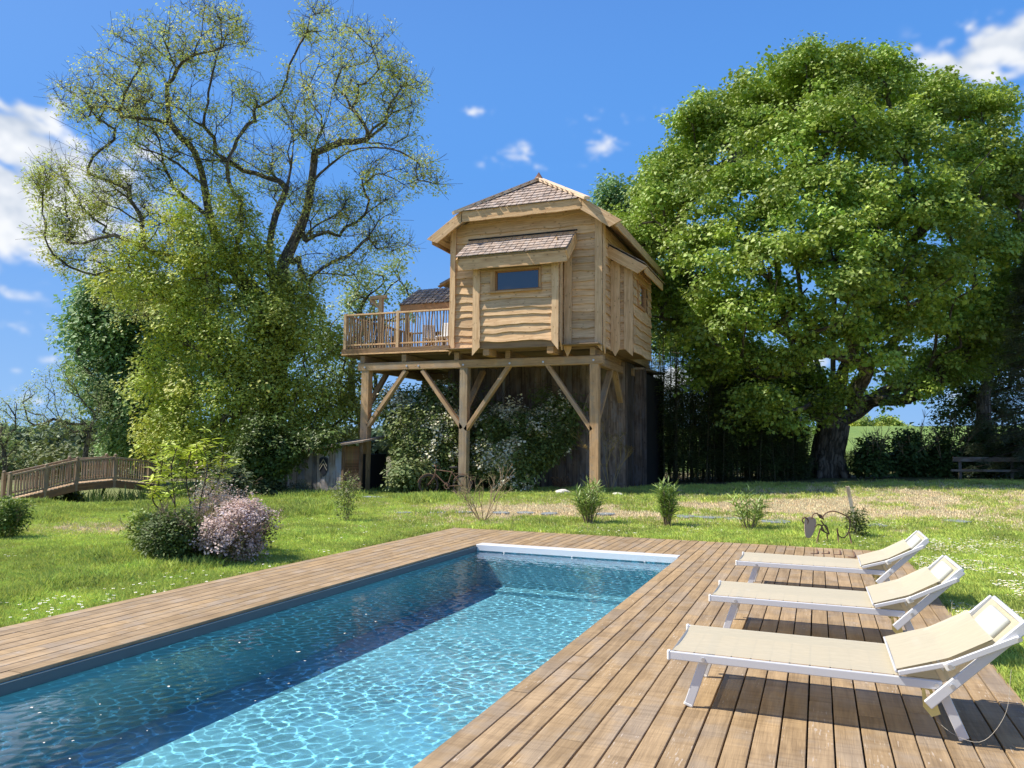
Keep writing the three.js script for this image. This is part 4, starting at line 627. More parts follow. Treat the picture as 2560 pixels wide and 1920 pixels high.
// ---------- arched footbridge ----------
{
  const r = rng(19), B = M.beam, t = thing('footbridge', 'small arched wooden footbridge with stick railings over the ditch on the left', 'footbridge', null);
  // deck line from near left foot to far right foot
  const a = atD(22, 1254, 24.1), b = atD(395, 1215, 27.0), axis = b.clone().sub(a).setY(0), L = axis.length(); axis.normalize(); const across = V(0, 1, 0).cross(axis).normalize(); if (across.dot(fwd) < 0) across.negate();
  const W = 1.15, pt = (u, v, y) => a.clone().setY(0).addScaledVector(axis, u * L).addScaledVector(across, v).setY(lerp(a.y, b.y, u) + y), arch = (u) => { const k = Math.min(1, Math.max(0, u)); return 0.31 * Math.min(1, Math.min(k / 0.42, (1 - k) / 0.32)); };
  const ts = (k = 1) => { const q = 0.85 * k * (0.85 + r() * 0.3); return [q * 0.92, q, q * 1.16]; };
  for (let i = 0; i < 40; i++) { const u = (i + 0.5) / 40; part('deck_board', paint(bar(pt(u, -0.05, arch(u) + 0.04), pt(u, W + 0.05, arch(u) + 0.04), L / 40 - 0.012, 0.03), ts(1.3)), B, t); }
  const us = [0.0, 0.42, 0.68, 1];
  for (const v of [0, W]) {
    for (let i = 0; i < 3; i++) part('side_beam', paint(bar(pt(us[i], v, arch(us[i]) - 0.09), pt(us[i + 1], v, arch(us[i + 1]) - 0.09), 0.08, 0.22), [0.5, 0.4, 0.32]), B, t);
    for (const u of [...us, ...(v ? [] : [0.22])]) { const p = pt(u, v, arch(u)); part('rail_post', paint(bar(p.clone().add(V(0, -0.2, 0)), p.clone().add(V(0, 0.84, 0)), 0.1, 0.1, V(1, 0, 0)), ts()), B, t); part('post_knob', paint(new THREE.SphereGeometry(0.055, 10, 8).translate(p.x, p.y + 0.87, p.z), ts()), B, t); }
    for (let i = 0; i < 3; i++) { part('hand_rail', paint(bar(pt(us[i], v, arch(us[i]) + 0.8), pt(us[i + 1], v, arch(us[i + 1]) + 0.8), 0.08, 0.06), ts(1.1)), B, t); part('low_rail', paint(bar(pt(us[i], v, arch(us[i]) + 0.14), pt(us[i + 1], v, arch(us[i + 1]) + 0.14), 0.05, 0.05), ts(0.9)), B, t); }
    const n = 52; for (let i = 0; i < n; i++) { const u = 0.035 + 0.93 * i / (n - 1), lean = (r() - 0.5) * 0.008, q = pt(u, v, arch(u) + 0.1), w = pt(u + lean, v, arch(u) + 0.79); part('baluster', paint(rod(q, w, 0.015 + r() * 0.012, 0.014 + r() * 0.01, 6), ts(0.95)), B, t); }
  }
}
// ---------- small things on the lawn ----------
{
  const r = rng(23);
  const slateAt = [[20, 1340, 0], [810 / 2.458, 860 + 1022 / 2.458, 0], [0, 0, 0]];
  const list = [['cut slate stepping stone tilted beside the young tree', 383, 1278, 0.34], ['pale flat stepping stone left of the young tree', 282, 1276, 0.24], ['flat stepping stone close to the pink shrub, on the left', 470, 1285, 0.3], ['flat stone in the grass before the shed wall', 712, 1255, 0.3],
    ['leftmost slate stepping stone of the row before the bicycle', 1010, 1284, 0.22], ['slate stepping stone straight before the bicycle', 1095, 1283, 0.26], ['slate stepping stone left of the bare rose bush', 1160, 1283, 0.26], ['slate stepping stone just right of the bare rose bush', 1252, 1284, 0.3], ['mossy slate in the middle between rose bush and first oleander', 1315, 1284, 0.3], ['slate stepping stone just left of the first oleander', 1375, 1286, 0.28], ['slate stepping stone between the first and second oleander', 1515, 1287, 0.3], ['slate stepping stone just right of the second oleander', 1713, 1293, 0.36], ['slate stepping stone halfway between second and third oleander', 1775, 1296, 0.36], ['slate stepping stone just left of the third oleander', 1838, 1299, 0.3], ['slate stepping stone right of the third oleander', 1942, 1306, 0.42], ['slate stepping stone behind the wire animal sculpture', 2105, 1316, 0.34], ['slate stepping stone right of the leaning stake', 2190, 1316, 0.3], ['rightmost slate stepping stone in the lawn', 2390, 1305, 0.4]];
  for (const [label, x, y, w] of list) {
    const p = gnd(x, y); const n = 7 + Math.floor(r() * 3), s = new THREE.Shape(); for (let i = 0; i < n; i++) { const a = i / n * 6.283, q = w * 0.8 * (0.85 + r() * 0.35); i ? s.lineTo(Math.cos(a) * q, Math.sin(a) * q * 0.8) : s.moveTo(Math.cos(a) * q, Math.sin(a) * q * 0.8); }
    const g = paint(new THREE.ExtrudeGeometry(s, { depth: 0.02, bevelEnabled: true, bevelSize: 0.008, bevelThickness: 0.006, bevelSegments: 1 }).rotateX(-Math.PI / 2), [1, 1, 1]); const m = solo('stepping_stone', g, M.slate, label, 'stepping stone', 'slate stepping stones across the lawn'); m.position.copy(p).add(V(0, 0.012, 0)); m.rotation.y = r() * 6; if (x === 383) m.rotation.set(0.25, 0.3, 0);
  } void slateAt;
  const rock = (seed, w, h, d) => { const g = new THREE.IcosahedronGeometry(0.5, 2), p = g.attributes.position; for (let i = 0; i < p.count; i++) { const v = V(p.getX(i), p.getY(i), p.getZ(i)), k = 0.75 + 0.5 * fbm(v.x * 3 + seed, v.y * 3 + v.z * 2, seed, 3); p.setXYZ(i, v.x * k * w, v.y * k * h, v.z * k * d); } g.computeVertexNormals(); return g; };
  for (const [i, [x, y, w, h, label]] of [[1408, 1236, 0.5, 0.2, 'white stone block lying against the barn wall'], [1545, 1240, 0.34, 0.13, 'small white stone right of the right-hand treehouse post'], [1472, 1242, 0.2, 0.12, 'small white stone at the foot of the right-hand treehouse post']].entries()) { const m = solo('stone', rock(i + 3, w, h, 0.25), M.stone, label, 'stone'); m.position.copy(gnd(x, y)).add(V(0, h * 0.3, 0)); }
  for (const [x, y, w, label] of [[835, 1240, 0.5, 'flat stone slab under the left treehouse post'], [940, 1246, 0.75, 'pale flat step beside the left treehouse post']]) { const m = solo('slab', paint(rbox(w, 0.06, 0.36, 0.012, 1), [1.2, 1.2, 1.2]), M.slate, label, 'stone slab'); m.position.copy(gnd(x, y)).add(V(0, 0.03, 0)); m.rotation.y = 0.2; }
  // stakes
  const stake = (label, x0, y0, x1, y1, D, w, t) => { const a = atD(x0, y0, D), b = atD(x1, y1, D); a.y = Math.min(a.y, ground(a.x, a.z)) - 0.05; const m = solo('stake', paint(bar(a, b, w, w * 0.6, V(0, 0, 1)), t), M.old, label, 'stake'); return m; };
  stake('leaning pale wooden stake behind the loungers', 2141, 1315, 2119, 1216, camD(gnd(2141, 1318).x, gnd(2141, 1318).z), 0.07, [2.7, 2.6, 2.4]); stake('short wooden peg in the lawn before the shed door', 866, 1250, 866, 1217, 23.5, 0.05, [2.2, 2.1, 1.9]);
  { const p = gnd(2131, 1342), m = solo('plant_label', rbox(0.09, 0.004, 0.06, 0.001), M.white, 'small white plant label lying in the grass by the leaning stake', 'label'); m.position.copy(p).add(V(0, 0.05, 0)); m.rotation.set(0.5, 0.4, 0.1); }
  // animal of bent iron wire
  const t = thing('wire_sculpture', 'rusty wire sculpture of a horned animal at the far edge of the deck', 'sculpture', null), P = (x, y, D = 13.6) => atD(1900 + x / 3.318, 950 + y / 3.318, D), I = M.rust;
  const w = (n, pts, r = 0.011, D = 13.6) => part(n, tube(pts.map(([x, y]) => P(x, y, D)), r, 40, 6), I, t);
  w('back_hoop', [[430, 1150], [440, 1115], [475, 1105], [505, 1150], [540, 1110], [600, 1088], [680, 1110], [740, 1150], [745, 1210], [730, 1270], [690, 1310], [655, 1290], [640, 1230]]); w('chest_hoop', [[505, 1165], [540, 1215], [575, 1280], [545, 1265], [510, 1240], [520, 1205], [550, 1210], [570, 1280]], 0.012); w('horn', [[365, 1190], [350, 1160], [372, 1140], [398, 1165], [385, 1210]], 0.014); w('neck', [[455, 1220], [480, 1200], [505, 1205], [530, 1250]], 0.011); w('tail', [[745, 1160], [790, 1230], [800, 1280]], 0.006);
  for (const [a, b, c, D] of [[[500, 1230], [475, 1330], [478, 1440], 13.5], [[555, 1280], [565, 1350], [570, 1440], 13.65], [[640, 1235], [650, 1330], [668, 1450], 13.55], [[740, 1260], [755, 1340], [790, 1470], 13.4]]) { const q = onY(...[1900 + c[0] / 3.318, 950 + c[1] / 3.318], 0.004); part('leg', tube([P(...a, D), P(...b, D), q], 0.014, 16, 6), I, t); part('foot', tube([q, q.clone().add(V(-0.06, 0, 0.03)), q.clone().add(V(-0.1, 0.003, 0.02))], 0.009, 6, 6), I, t); }
  const s = new THREE.Shape(); s.moveTo(-0.13, 0.16); s.quadraticCurveTo(0, 0.26, 0.12, 0.17); s.quadraticCurveTo(0.15, -0.05, 0.03, -0.24); s.quadraticCurveTo(-0.03, -0.28, -0.08, -0.24); s.quadraticCurveTo(-0.15, -0.05, -0.13, 0.16);
  const head = part('head', new THREE.ExtrudeGeometry(s, { depth: 0.006, bevelEnabled: true, bevelSize: 0.004, bevelThickness: 0.004, bevelSegments: 1 }), std({ color: rgb(0.5, 0.35, 0.26), roughness: 0.8 }), t); head.scale.set(0.8, 0.78, 1); head.position.copy(P(415, 1215)); head.rotation.set(-0.1, 0.5, -0.12);
  part('ear', new THREE.ExtrudeGeometry((() => { const q = new THREE.Shape(); q.moveTo(0, 0); q.quadraticCurveTo(0.09, 0.03, 0.12, -0.1); q.quadraticCurveTo(0.03, -0.06, 0, 0); return q; })(), { depth: 0.004, bevelEnabled: false }), I, t, P(475, 1115), [0, 0.4, 0]);
  // rails of an old fence and an iron fence in the shade
  const f = thing('rail_fence', 'two old horizontal rails in the deep shade at the right edge', 'fence', null), fy = (x, y) => atD(x, y, 27.5);
  part('rail', paint(bar(fy(2382, 1148), fy(2640, 1150), 0.06, 0.16), [1.1, 1.05, 1]), M.old, f); part('rail', paint(bar(fy(2378, 1176), fy(2640, 1178), 0.06, 0.08), [1.2, 1.15, 1.1]), M.old, f); for (const x of [2400, 2530, 2640]) { const p = fy(x, 1150); part('rail_post', paint(bar(V(p.x, ground(p.x, p.z) - 0.1, p.z - 0.06), V(p.x, p.y + 0.1, p.z - 0.06), 0.09, 0.09, V(1, 0, 0)), [0.7, 0.7, 0.7]), M.old, f); }
  const g = thing('iron_fence', 'low black iron fence right of the thick tree trunk', 'fence', null); { const A = atD(2010, 1195, 32.5), B2 = atD(2150, 1192, 32.5); for (let i = 0; i <= 12; i++) { const p = A.clone().lerp(B2, i / 12), y = ground(p.x, p.z); part('bar', rod(V(p.x, y, p.z), V(p.x, y + 0.95 + (i % 2) * 0.08, p.z), 0.014, 0.012, 6), M.iron, g); } for (const h of [0.15, 0.8]) part('cross_rail', bar(A.clone().setY(ground(A.x, A.z) + h), B2.clone().setY(ground(B2.x, B2.z) + h), 0.014, 0.03), M.iron, g); }
}
// ---------- furniture on the terrace ----------
{
  const y = 4.835, w = phys({ color: rgb(0.75, 0.74, 0.72), roughness: 0.5 });
  const chair = thing('terrace_chair', 'white chair on the terrace, close to the house wall', 'chair', V(-11.75, y, Z0 - 1.0), 'white chairs on the terrace');
  part('seat', rbox(0.46, 0.05, 0.46, 0.015, 2).translate(0, 0.43, 0), w, chair); part('backrest', rbox(0.46, 0.5, 0.04, 0.018, 2).rotateX(-0.15).translate(0, 0.72, -0.24), w, chair); for (const [x, z] of [[-0.2, -0.2], [0.2, -0.2], [-0.2, 0.2], [0.2, 0.2]]) part('leg', rod(V(x, 0.42, z), V(x * 1.1, 0, z * 1.1), 0.018, 0.014), w, chair);
  const c = chair.clone(); c.name = numbered('terrace_chair'); c.userData = { ...chair.userData, label: 'white chair on the terrace, farther from the house wall' }; c.position.set(-12.45, y, Z0 - 1.25); c.rotation.y = 0.6; scene.add(c);
  const tb = thing('terrace_table', 'wooden table behind the terrace railing', 'table', V(-11.95, y, Z0 - 2.0)); part('table_top', rbox(1.1, 0.05, 0.7, 0.01).translate(0, 0.72, 0), M.beamPlain, tb); for (const [x, z] of [[-0.48, -0.28], [0.48, -0.28], [-0.48, 0.28], [0.48, 0.28]]) part('leg', rbox(0.07, 0.7, 0.07, 0.008).translate(x, 0.35, z), M.beamPlain, tb);
}
// ---------- growing things ----------
// leaves: folded diamonds round a point; n leaves of size s within radius R, flattened by 'flat'
function sprig(seed, n, R, s, o = {}) {
  const r = rng(seed), P = [], flat = o.flat ?? 1, ar = o.aspect ?? 0.62;
  for (let i = 0; i < n; i++) {
    const q = V(r() * 2 - 1, r() * 2 - 1, r() * 2 - 1); if (q.lengthSq() > 1) { i--; continue; }
    q.multiplyScalar(R); q.y *= flat;
    const d = V(r() * 2 - 1, (r() * 2 - 1) * 0.5 - (o.droop ?? 0.25), r() * 2 - 1).addScaledVector(q, 0.7 / R).normalize(), nor = V((r() * 2 - 1) * (o.tilt ?? 0.8), 1, (r() * 2 - 1) * (o.tilt ?? 0.8)).normalize(), w = d.clone().cross(nor).normalize(), L = s * (0.7 + r() * 0.6), up = w.clone().cross(d);
    const a = q, tip = q.clone().addScaledVector(d, L), m = q.clone().addScaledVector(d, L * 0.45), l = m.clone().addScaledVector(w, L * ar * 0.5).addScaledVector(up, L * 0.12), rr = m.clone().addScaledVector(w, -L * ar * 0.5).addScaledVector(up, L * 0.12);
    for (const p of [a, rr, tip, l]) P.push(p.x, p.y, p.z);
  }
  const ix = []; for (let k = 0; k < P.length / 3; k += 4) ix.push(k, k + 1, k + 2, k, k + 2, k + 3);
  const g = new THREE.BufferGeometry(); g.setAttribute('position', new THREE.Float32BufferAttribute(P, 3)); g.setIndex(ix); g.computeVertexNormals(); return g;
}
// places: [position, scale, brightness, optional outward direction]
let leafTris = 0;
function leaves(name, parent, geos, mat, places, seed = 1, spread = 0.35, lean = 0.6) {
  const r = rng(seed), q = new THREE.Quaternion(), q2 = new THREE.Quaternion(), m = new THREE.Matrix4(), up = V(0, 1, 0), sc = V(1, 1, 1);
  let nv = 0, ni = 0; places.forEach((p, i) => { const g = geos[i % geos.length]; nv += g.attributes.position.count; ni += g.index ? g.index.count : g.attributes.position.count; });
  const P = new Float32Array(nv * 3), N = new Float32Array(nv * 3), C = new Float32Array(nv * 3), I = new Uint32Array(ni), uv = geos[0].attributes.uv ? new Float32Array(nv * 2) : null; let v = 0, ii = 0;
  places.forEach(([p, s, b, out], i) => {
    const g = geos[i % geos.length], gp = g.attributes.position.array, gn = g.attributes.normal.array, n = g.attributes.position.count;
    q.setFromAxisAngle(up, r() * 6.283);
    const d = (out ? out.clone().multiplyScalar(lean) : V(0, 0, 0)).add(V((r() - 0.5) * 0.7, 1, (r() - 0.5) * 0.7)).normalize();
    q2.setFromUnitVectors(up, d); q.premultiply(q2); sc.setScalar(s * (0.8 + r() * 0.45)); const k = sc.x;
    const e = m.compose(p, q, sc).elements, kk = (b ?? 1) * (1 - spread / 2 + r() * spread), w = (r() - 0.5) * spread * 0.5, cr = kk * (1 + w), cb = kk * (1 - w * 1.2);
    if (g.index) { const gi = g.index.array; for (let j = 0; j < gi.length; j++) I[ii++] = gi[j] + v; } else for (let j = 0; j < n; j++) I[ii++] = v + j;
    if (uv) uv.set(g.attributes.uv.array, v * 2);
    for (let j = 0; j < n; j++, v++) {
      const x = gp[j * 3], y = gp[j * 3 + 1], z = gp[j * 3 + 2], a = gn[j * 3], bb = gn[j * 3 + 1], c = gn[j * 3 + 2], o = v * 3;
      P[o] = e[0] * x + e[4] * y + e[8] * z + e[12]; P[o + 1] = e[1] * x + e[5] * y + e[9] * z + e[13]; P[o + 2] = e[2] * x + e[6] * y + e[10] * z + e[14];
      N[o] = (e[0] * a + e[4] * bb + e[8] * c) / k; N[o + 1] = (e[1] * a + e[5] * bb + e[9] * c) / k; N[o + 2] = (e[2] * a + e[6] * bb + e[10] * c) / k;
      C[o] = cr; C[o + 1] = kk; C[o + 2] = cb;
    }
  });
  const g = new THREE.BufferGeometry(); g.setAttribute('position', new THREE.BufferAttribute(P, 3)); g.setAttribute('normal', new THREE.BufferAttribute(N, 3)); g.setAttribute('color', new THREE.BufferAttribute(C, 3)); if (uv) g.setAttribute('uv', new THREE.BufferAttribute(uv, 2)); g.setIndex(new THREE.BufferAttribute(I, 1));
  leafTris += ni / 3; return part(name, g, mat, parent);
}
// A skeleton: limbs drawn first, then branches that reach for targets from the nearest wood. Returns chains with radii.
class Skeleton {
  constructor(seed) { this.r = rng(seed); this.n = []; }
  node(p, parent) { this.n.push({ p, parent, w: 0, kids: 0 }); return this.n.length - 1; }
  limb(pts, parent = -1, step = 0.5) { let last = parent; const c = new THREE.CatmullRomCurve3(pts), k = Math.max(2, Math.round(c.getLength() / step)); for (let i = parent < 0 ? 0 : 1; i <= k; i++) last = this.node(c.getPoint(i / k), last); return last; }
  nearest(t) { let b = 0, bd = 1e9; for (let i = 0; i < this.n.length; i++) { const d = this.n[i].p.distanceToSquared(t); if (d < bd) { bd = d; b = i; } } return b; }
  reach(t, o = {}) {
    let b = -1, bd = 1e9; const from = o.from ?? 0, str = o.straight ?? 0.5;
    for (let i = from; i < this.n.length; i++) {
      const q = this.n[i].p; let d = q.distanceTo(t); if (d > bd) continue; if (t.y < q.y) d *= 1.25;
      const par = this.n[i].parent; if (par >= 0) { const g = this.n[par].p, ax = q.x - g.x, ay = q.y - g.y, az = q.z - g.z, bx = t.x - q.x, by = t.y - q.y, bz = t.z - q.z, c = (ax * bx + ay * by + az * bz) / (Math.hypot(ax, ay, az) * Math.hypot(bx, by, bz) + 1e-9); d *= 1 + str * (1 - c); }
      if (d < bd) { bd = d; b = i; }
    }
    const a = this.n[b].p, L = a.distanceTo(t), k = Math.max(1, Math.ceil(L / (o.step || 0.45))), bend = V(this.r() - 0.5, -0.15 - (o.sag ?? 0.1), this.r() - 0.5).multiplyScalar(L * (o.wiggle ?? 0.35));
    let last = b; for (let i = 1; i <= k; i++) { const u = i / k; const p = a.clone().lerp(t, u).addScaledVector(bend, Math.sin(u * Math.PI) * 0.7); if (i < k) p.add(V(this.r() - 0.5, this.r() - 0.5, this.r() - 0.5).multiplyScalar(0.07 * Math.min(1, L))); last = this.node(p, last); }
    this.n[last].w = 1; return last;
  }
  mesh(r0, tip, o = {}) {                                   // one tapered tube of few sides per stretch of wood
    const n = this.n, pow = o.pow ?? 0.52; for (let i = n.length - 1; i >= 0; i--) { if (!n[i].w) n[i].w = 0.5; if (n[i].parent >= 0) n[n[i].parent].w += n[i].w; }
    const W = n[0].w, P = [], U = [], C = []; const rad = n.map((q) => Math.max(tip, r0 * Math.pow(q.w / W, pow)));
    for (let i = 1; i < n.length; i++) {
      const q = n[i]; if (q.parent < 0) continue;
      const a = n[q.parent].p, b = q.p, ra = Math.min(rad[q.parent], rad[i] * 1.5), rb = rad[i], s = ra > 0.12 ? 10 : ra > 0.04 ? 6 : 4, d = b.clone().sub(a), L = d.length(); if (L < 1e-4) continue; d.normalize();
      const e = (Math.abs(d.y) > 0.9 ? V(1, 0, 0) : V(0, 1, 0)).cross(d).normalize(), f = d.clone().cross(e), a2 = a.clone().addScaledVector(d, -ra * 0.3);
      for (let k = 0; k < s; k++) {
        const t0 = k / s * 6.28319, t1 = (k + 1) / s * 6.28319, pt = (c, r, t) => c.clone().addScaledVector(e, Math.cos(t) * r).addScaledVector(f, Math.sin(t) * r);
        const A = pt(a2, ra, t0), B = pt(a2, ra, t1), Cc = pt(b, rb, t1), D = pt(b, rb, t0);
        for (const [v, tt, h] of [[A, k, 0], [B, k + 1, 0], [Cc, k + 1, 1], [A, k, 0], [Cc, k + 1, 1], [D, k, 1]]) { P.push(v.x, v.y, v.z); U.push(tt / s * Math.max(1, Math.round(ra * 8)), (i * 0.37 + h * L) * 0.7); const kk = o.dark ?? 1; C.push(kk, kk, kk); }
      }
    }
    const g = new THREE.BufferGeometry(); g.setAttribute('position', new THREE.Float32BufferAttribute(P, 3)); g.setAttribute('uv', new THREE.Float32BufferAttribute(U, 2)); g.setAttribute('color', new THREE.Float32BufferAttribute(C, 3)); g.computeVertexNormals(); return g;
  }
}
const inBall = (r) => { for (;;) { const q = V(r() * 2 - 1, r() * 2 - 1, r() * 2 - 1); if (q.lengthSq() < 1) return q; } };
const zp = (x, y) => [x / 1.9235, y / 1.9235];              // the upper left quarter as enlarged to 2212 pixels

// --- the big open tree on the left, just in leaf ---
{
  const D = 29, s = new Skeleton(3), t = thing('tall_tree', 'tall open tree with bare dark limbs and sparse yellow-green spring leaves, left of the treehouse', 'tree', null);
  const L = (pts, parent, z0 = 0, z1 = 0) => s.limb(pts.map(([x, y], i) => atD(...zp(x, y), D + lerp(z0, z1, i / (pts.length - 1)))), parent, 0.5);
  const base = atD(570 * DP, 1052 * DP, D); base.y = ground(base.x, base.z) - 0.2;
  const fork = s.limb([base, atD(585 * DP, 900 * DP, D), atD(600 * DP, 760 * DP, D), atD(615 * DP, 700 * DP, D)]);
  const near = (x, y, d = D) => s.nearest(atD(...zp(x, y), d));
  L([[1330, 1330], [1400, 1190], [1470, 1030], [1495, 900], [1510, 780], [1520, 680], [1570, 580], [1600, 440], [1650, 280], [1690, 120], [1700, -20]], fork, 0, 1);
  L([[1510, 860], [1590, 790], [1680, 700], [1760, 580], [1830, 450], [1900, 340]], near(1505, 880), 0, -2.5);
  L([[1600, 780], [1700, 720], [1880, 715], [1980, 760], [2120, 860]], near(1590, 790), -0.5, -1.5);
  L([[1440, 1190], [1500, 1100], [1600, 1040], [1700, 990], [1850, 1050], [1990, 1060]], near(1440, 1110), 0, 2.5);
  L([[1390, 1290], [1450, 1230], [1550, 1220], [1660, 1235], [1760, 1275]], near(1390, 1250), 0, -3);
  L([[1530, 1225], [1545, 1330], [1560, 1410]], near(1530, 1220, D - 1.2), -1.2, -1.2);
  L([[1570, 580], [1500, 500], [1460, 400], [1440, 260], [1450, 100]], near(1570, 590), 0.3, 2.5);
  L([[1290, 1300], [1300, 1150], [1330, 1020], [1370, 930], [1395, 830], [1410, 700], [1415, 560], [1440, 480]], fork, 0, 1.5);
  L([[1415, 560], [1310, 470], [1250, 350], [1140, 320]], near(1415, 580, D + 1), 1, 0);
  L([[1190, 1400], [1130, 1290], [1050, 1170], [1010, 1050], [1005, 950], [1060, 890]].slice(0, 4), fork, 0, 0.5);
  const lm = near(1010, 1050, D + 0.5);
  L([[1005, 960], [960, 780], [910, 640], [915, 480], [925, 300], [930, 150], [945, 10]], lm, 0.5, 1.5);
  L([[1000, 930], [930, 720], [860, 650], [760, 500], [640, 420], [560, 350], [470, 230]], lm, 0.5, -2.5);
  L([[970, 890], [830, 770], [700, 720], [560, 710], [400, 640], [240, 560]], near(985, 900), 0.5, -1);
  L([[920, 420], [980, 370], [1070, 300], [1160, 280]], near(918, 440, D + 1), 1, 0.5);
  L([[930, 230], [980, 190], [1040, 140], [1110, 125], [1220, 130]], near(927, 250, D + 1.3), 1.2, 2);
  L([[1030, 860], [1012, 720], [1010, 600], [1030, 480], [1020, 400]], near(1010, 1000), 0.5, 2.5);
  L([[820, 640], [800, 450], [770, 280], [720, 130]], near(860, 650, D - 0.8), -0.8, 0.5);
  L([[640, 420], [520, 360], [400, 370], [220, 440]], near(660, 430, D - 1.7), -1.7, -3);
  L([[1000, 1390], [930, 1310], [850, 1240], [700, 1200], [550, 1130], [400, 1170], [230, 1180]], near(1190, 1420), 0, -2.5);
  L([[960, 1010], [830, 900], [720, 850], [600, 860], [480, 790], [300, 740]], near(1005, 1020), 0.3, 2);
  L([[1040, 1160], [900, 1060], [760, 1000], [620, 980], [420, 960]], near(1050, 1170), 0.3, -3);
  const r = rng(8), lobes = [[330, 90, 85, 60], [250, 170, 80, 70], [160, 230, 60, 60], [180, 400, 100, 90], [430, 90, 90, 90], [500, 60, 55, 40], [480, 330, 70, 110], [300, 440, 110, 100], [220, 560, 100, 70], [370, 280, 110, 110], [120, 400, 60, 50], [280, 240, 110, 80], [700, 80, 70, 70], [790, 130, 80, 90], [860, 250, 75, 90], [640, 230, 70, 80], [720, 260, 90, 90], [840, 400, 80, 60], [760, 470, 90, 60], [920, 370, 35, 35], [680, 460, 80, 70], [590, 370, 55, 60], [400, 560, 110, 80], [500, 500, 80, 80], [870, 180, 60, 60], [300, 640, 90, 60], [640, 600, 60, 60], [740, 560, 60, 40], [840, 530, 60, 30], [540, 210, 40, 60], [130, 490, 40, 40]];
  const tips = [];
  for (const [x, y, rx, ry] of lobes) {
    const c = atD(x * DP, y * DP, D + (r() - 0.5) * 3), sx = rx * DP * 0.4 / FOC * D, sy = ry * DP * 0.4 / FOC * D, n = Math.round(12 + sx * sy * 17);
    for (let i = 0; i < n; i++) { const q = inBall(r); tips.push(c.clone().addScaledVector(side, q.x * sx).addScaledVector(fwd, q.z * Math.max(sx, sy) * 1.1).add(V(0, q.y * sy, 0))); }
  }
  const hub = atD(600 * DP, 560 * DP, D); tips.sort((a, b) => a.distanceTo(hub) - b.distanceTo(hub));
  const ends = []; for (const p of tips) ends.push(s.reach(p, { from: 6, step: 0.5, sag: 0.0, wiggle: 0.14, straight: 1.3 }));
  const tw = new Skeleton(44);
  part('trunk', s.mesh(0.44, 0.007, { pow: 0.585, dark: 1.05 }), M.bark, t);
  const places = []; for (const e of ends) { const p = s.n[e].p, low = smooth(8.5, 4, p.y) + 0.7 * smooth(-14, -20, camX(p.x, p.z)) * smooth(13, 8, p.y); const m = 2 + Math.round(r() * 3 + low * 9); for (let i = 0; i < m; i++) places.push([p.clone().addScaledVector(inBall(r), 0.25 + 0.45 * r()), 0.8 + 0.6 * r() + 0.3 * low, 0.75 + 0.5 * r()]); }
  leaves('crown', t, [sprig(21, 13, 0.2, 0.085), sprig(22, 10, 0.23, 0.09), sprig(23, 15, 0.18, 0.08)], leafMat(0.60, 0.65, 0.20, 0.55), places, 31, 0.5, 0);
  const rnd = rng(77), tg = []; for (let k = 0; k < 3; k++) { const ss = []; for (let i = 0; i < 7; i++) { const d = inBall(rnd).add(V(0, 0.25, 0)).normalize(); let p = V(0, 0, 0); for (let j = 0; j < 2; j++) { const q = p.clone().addScaledVector(d, 0.16 + 0.16 * rnd()).addScaledVector(inBall(rnd), 0.06); ss.push(rod(p, q, 0.0055 - j * 0.0015, 0.003, 3)); p = q; } } tg.push(paint(merge(ss), [0.9, 0.8, 0.7])); }
  const tp = []; for (const e of ends) { if (r() < 0.75) tp.push([s.n[e].p, 1 + r() * 0.5, 1]); const q = s.n[s.n[e].parent].p; if (r() < 0.35) tp.push([q, 1 + r() * 0.5, 1]); }
  leaves('twigs', t, tg, M.bark, tp, 32, 0.2, 0);
}
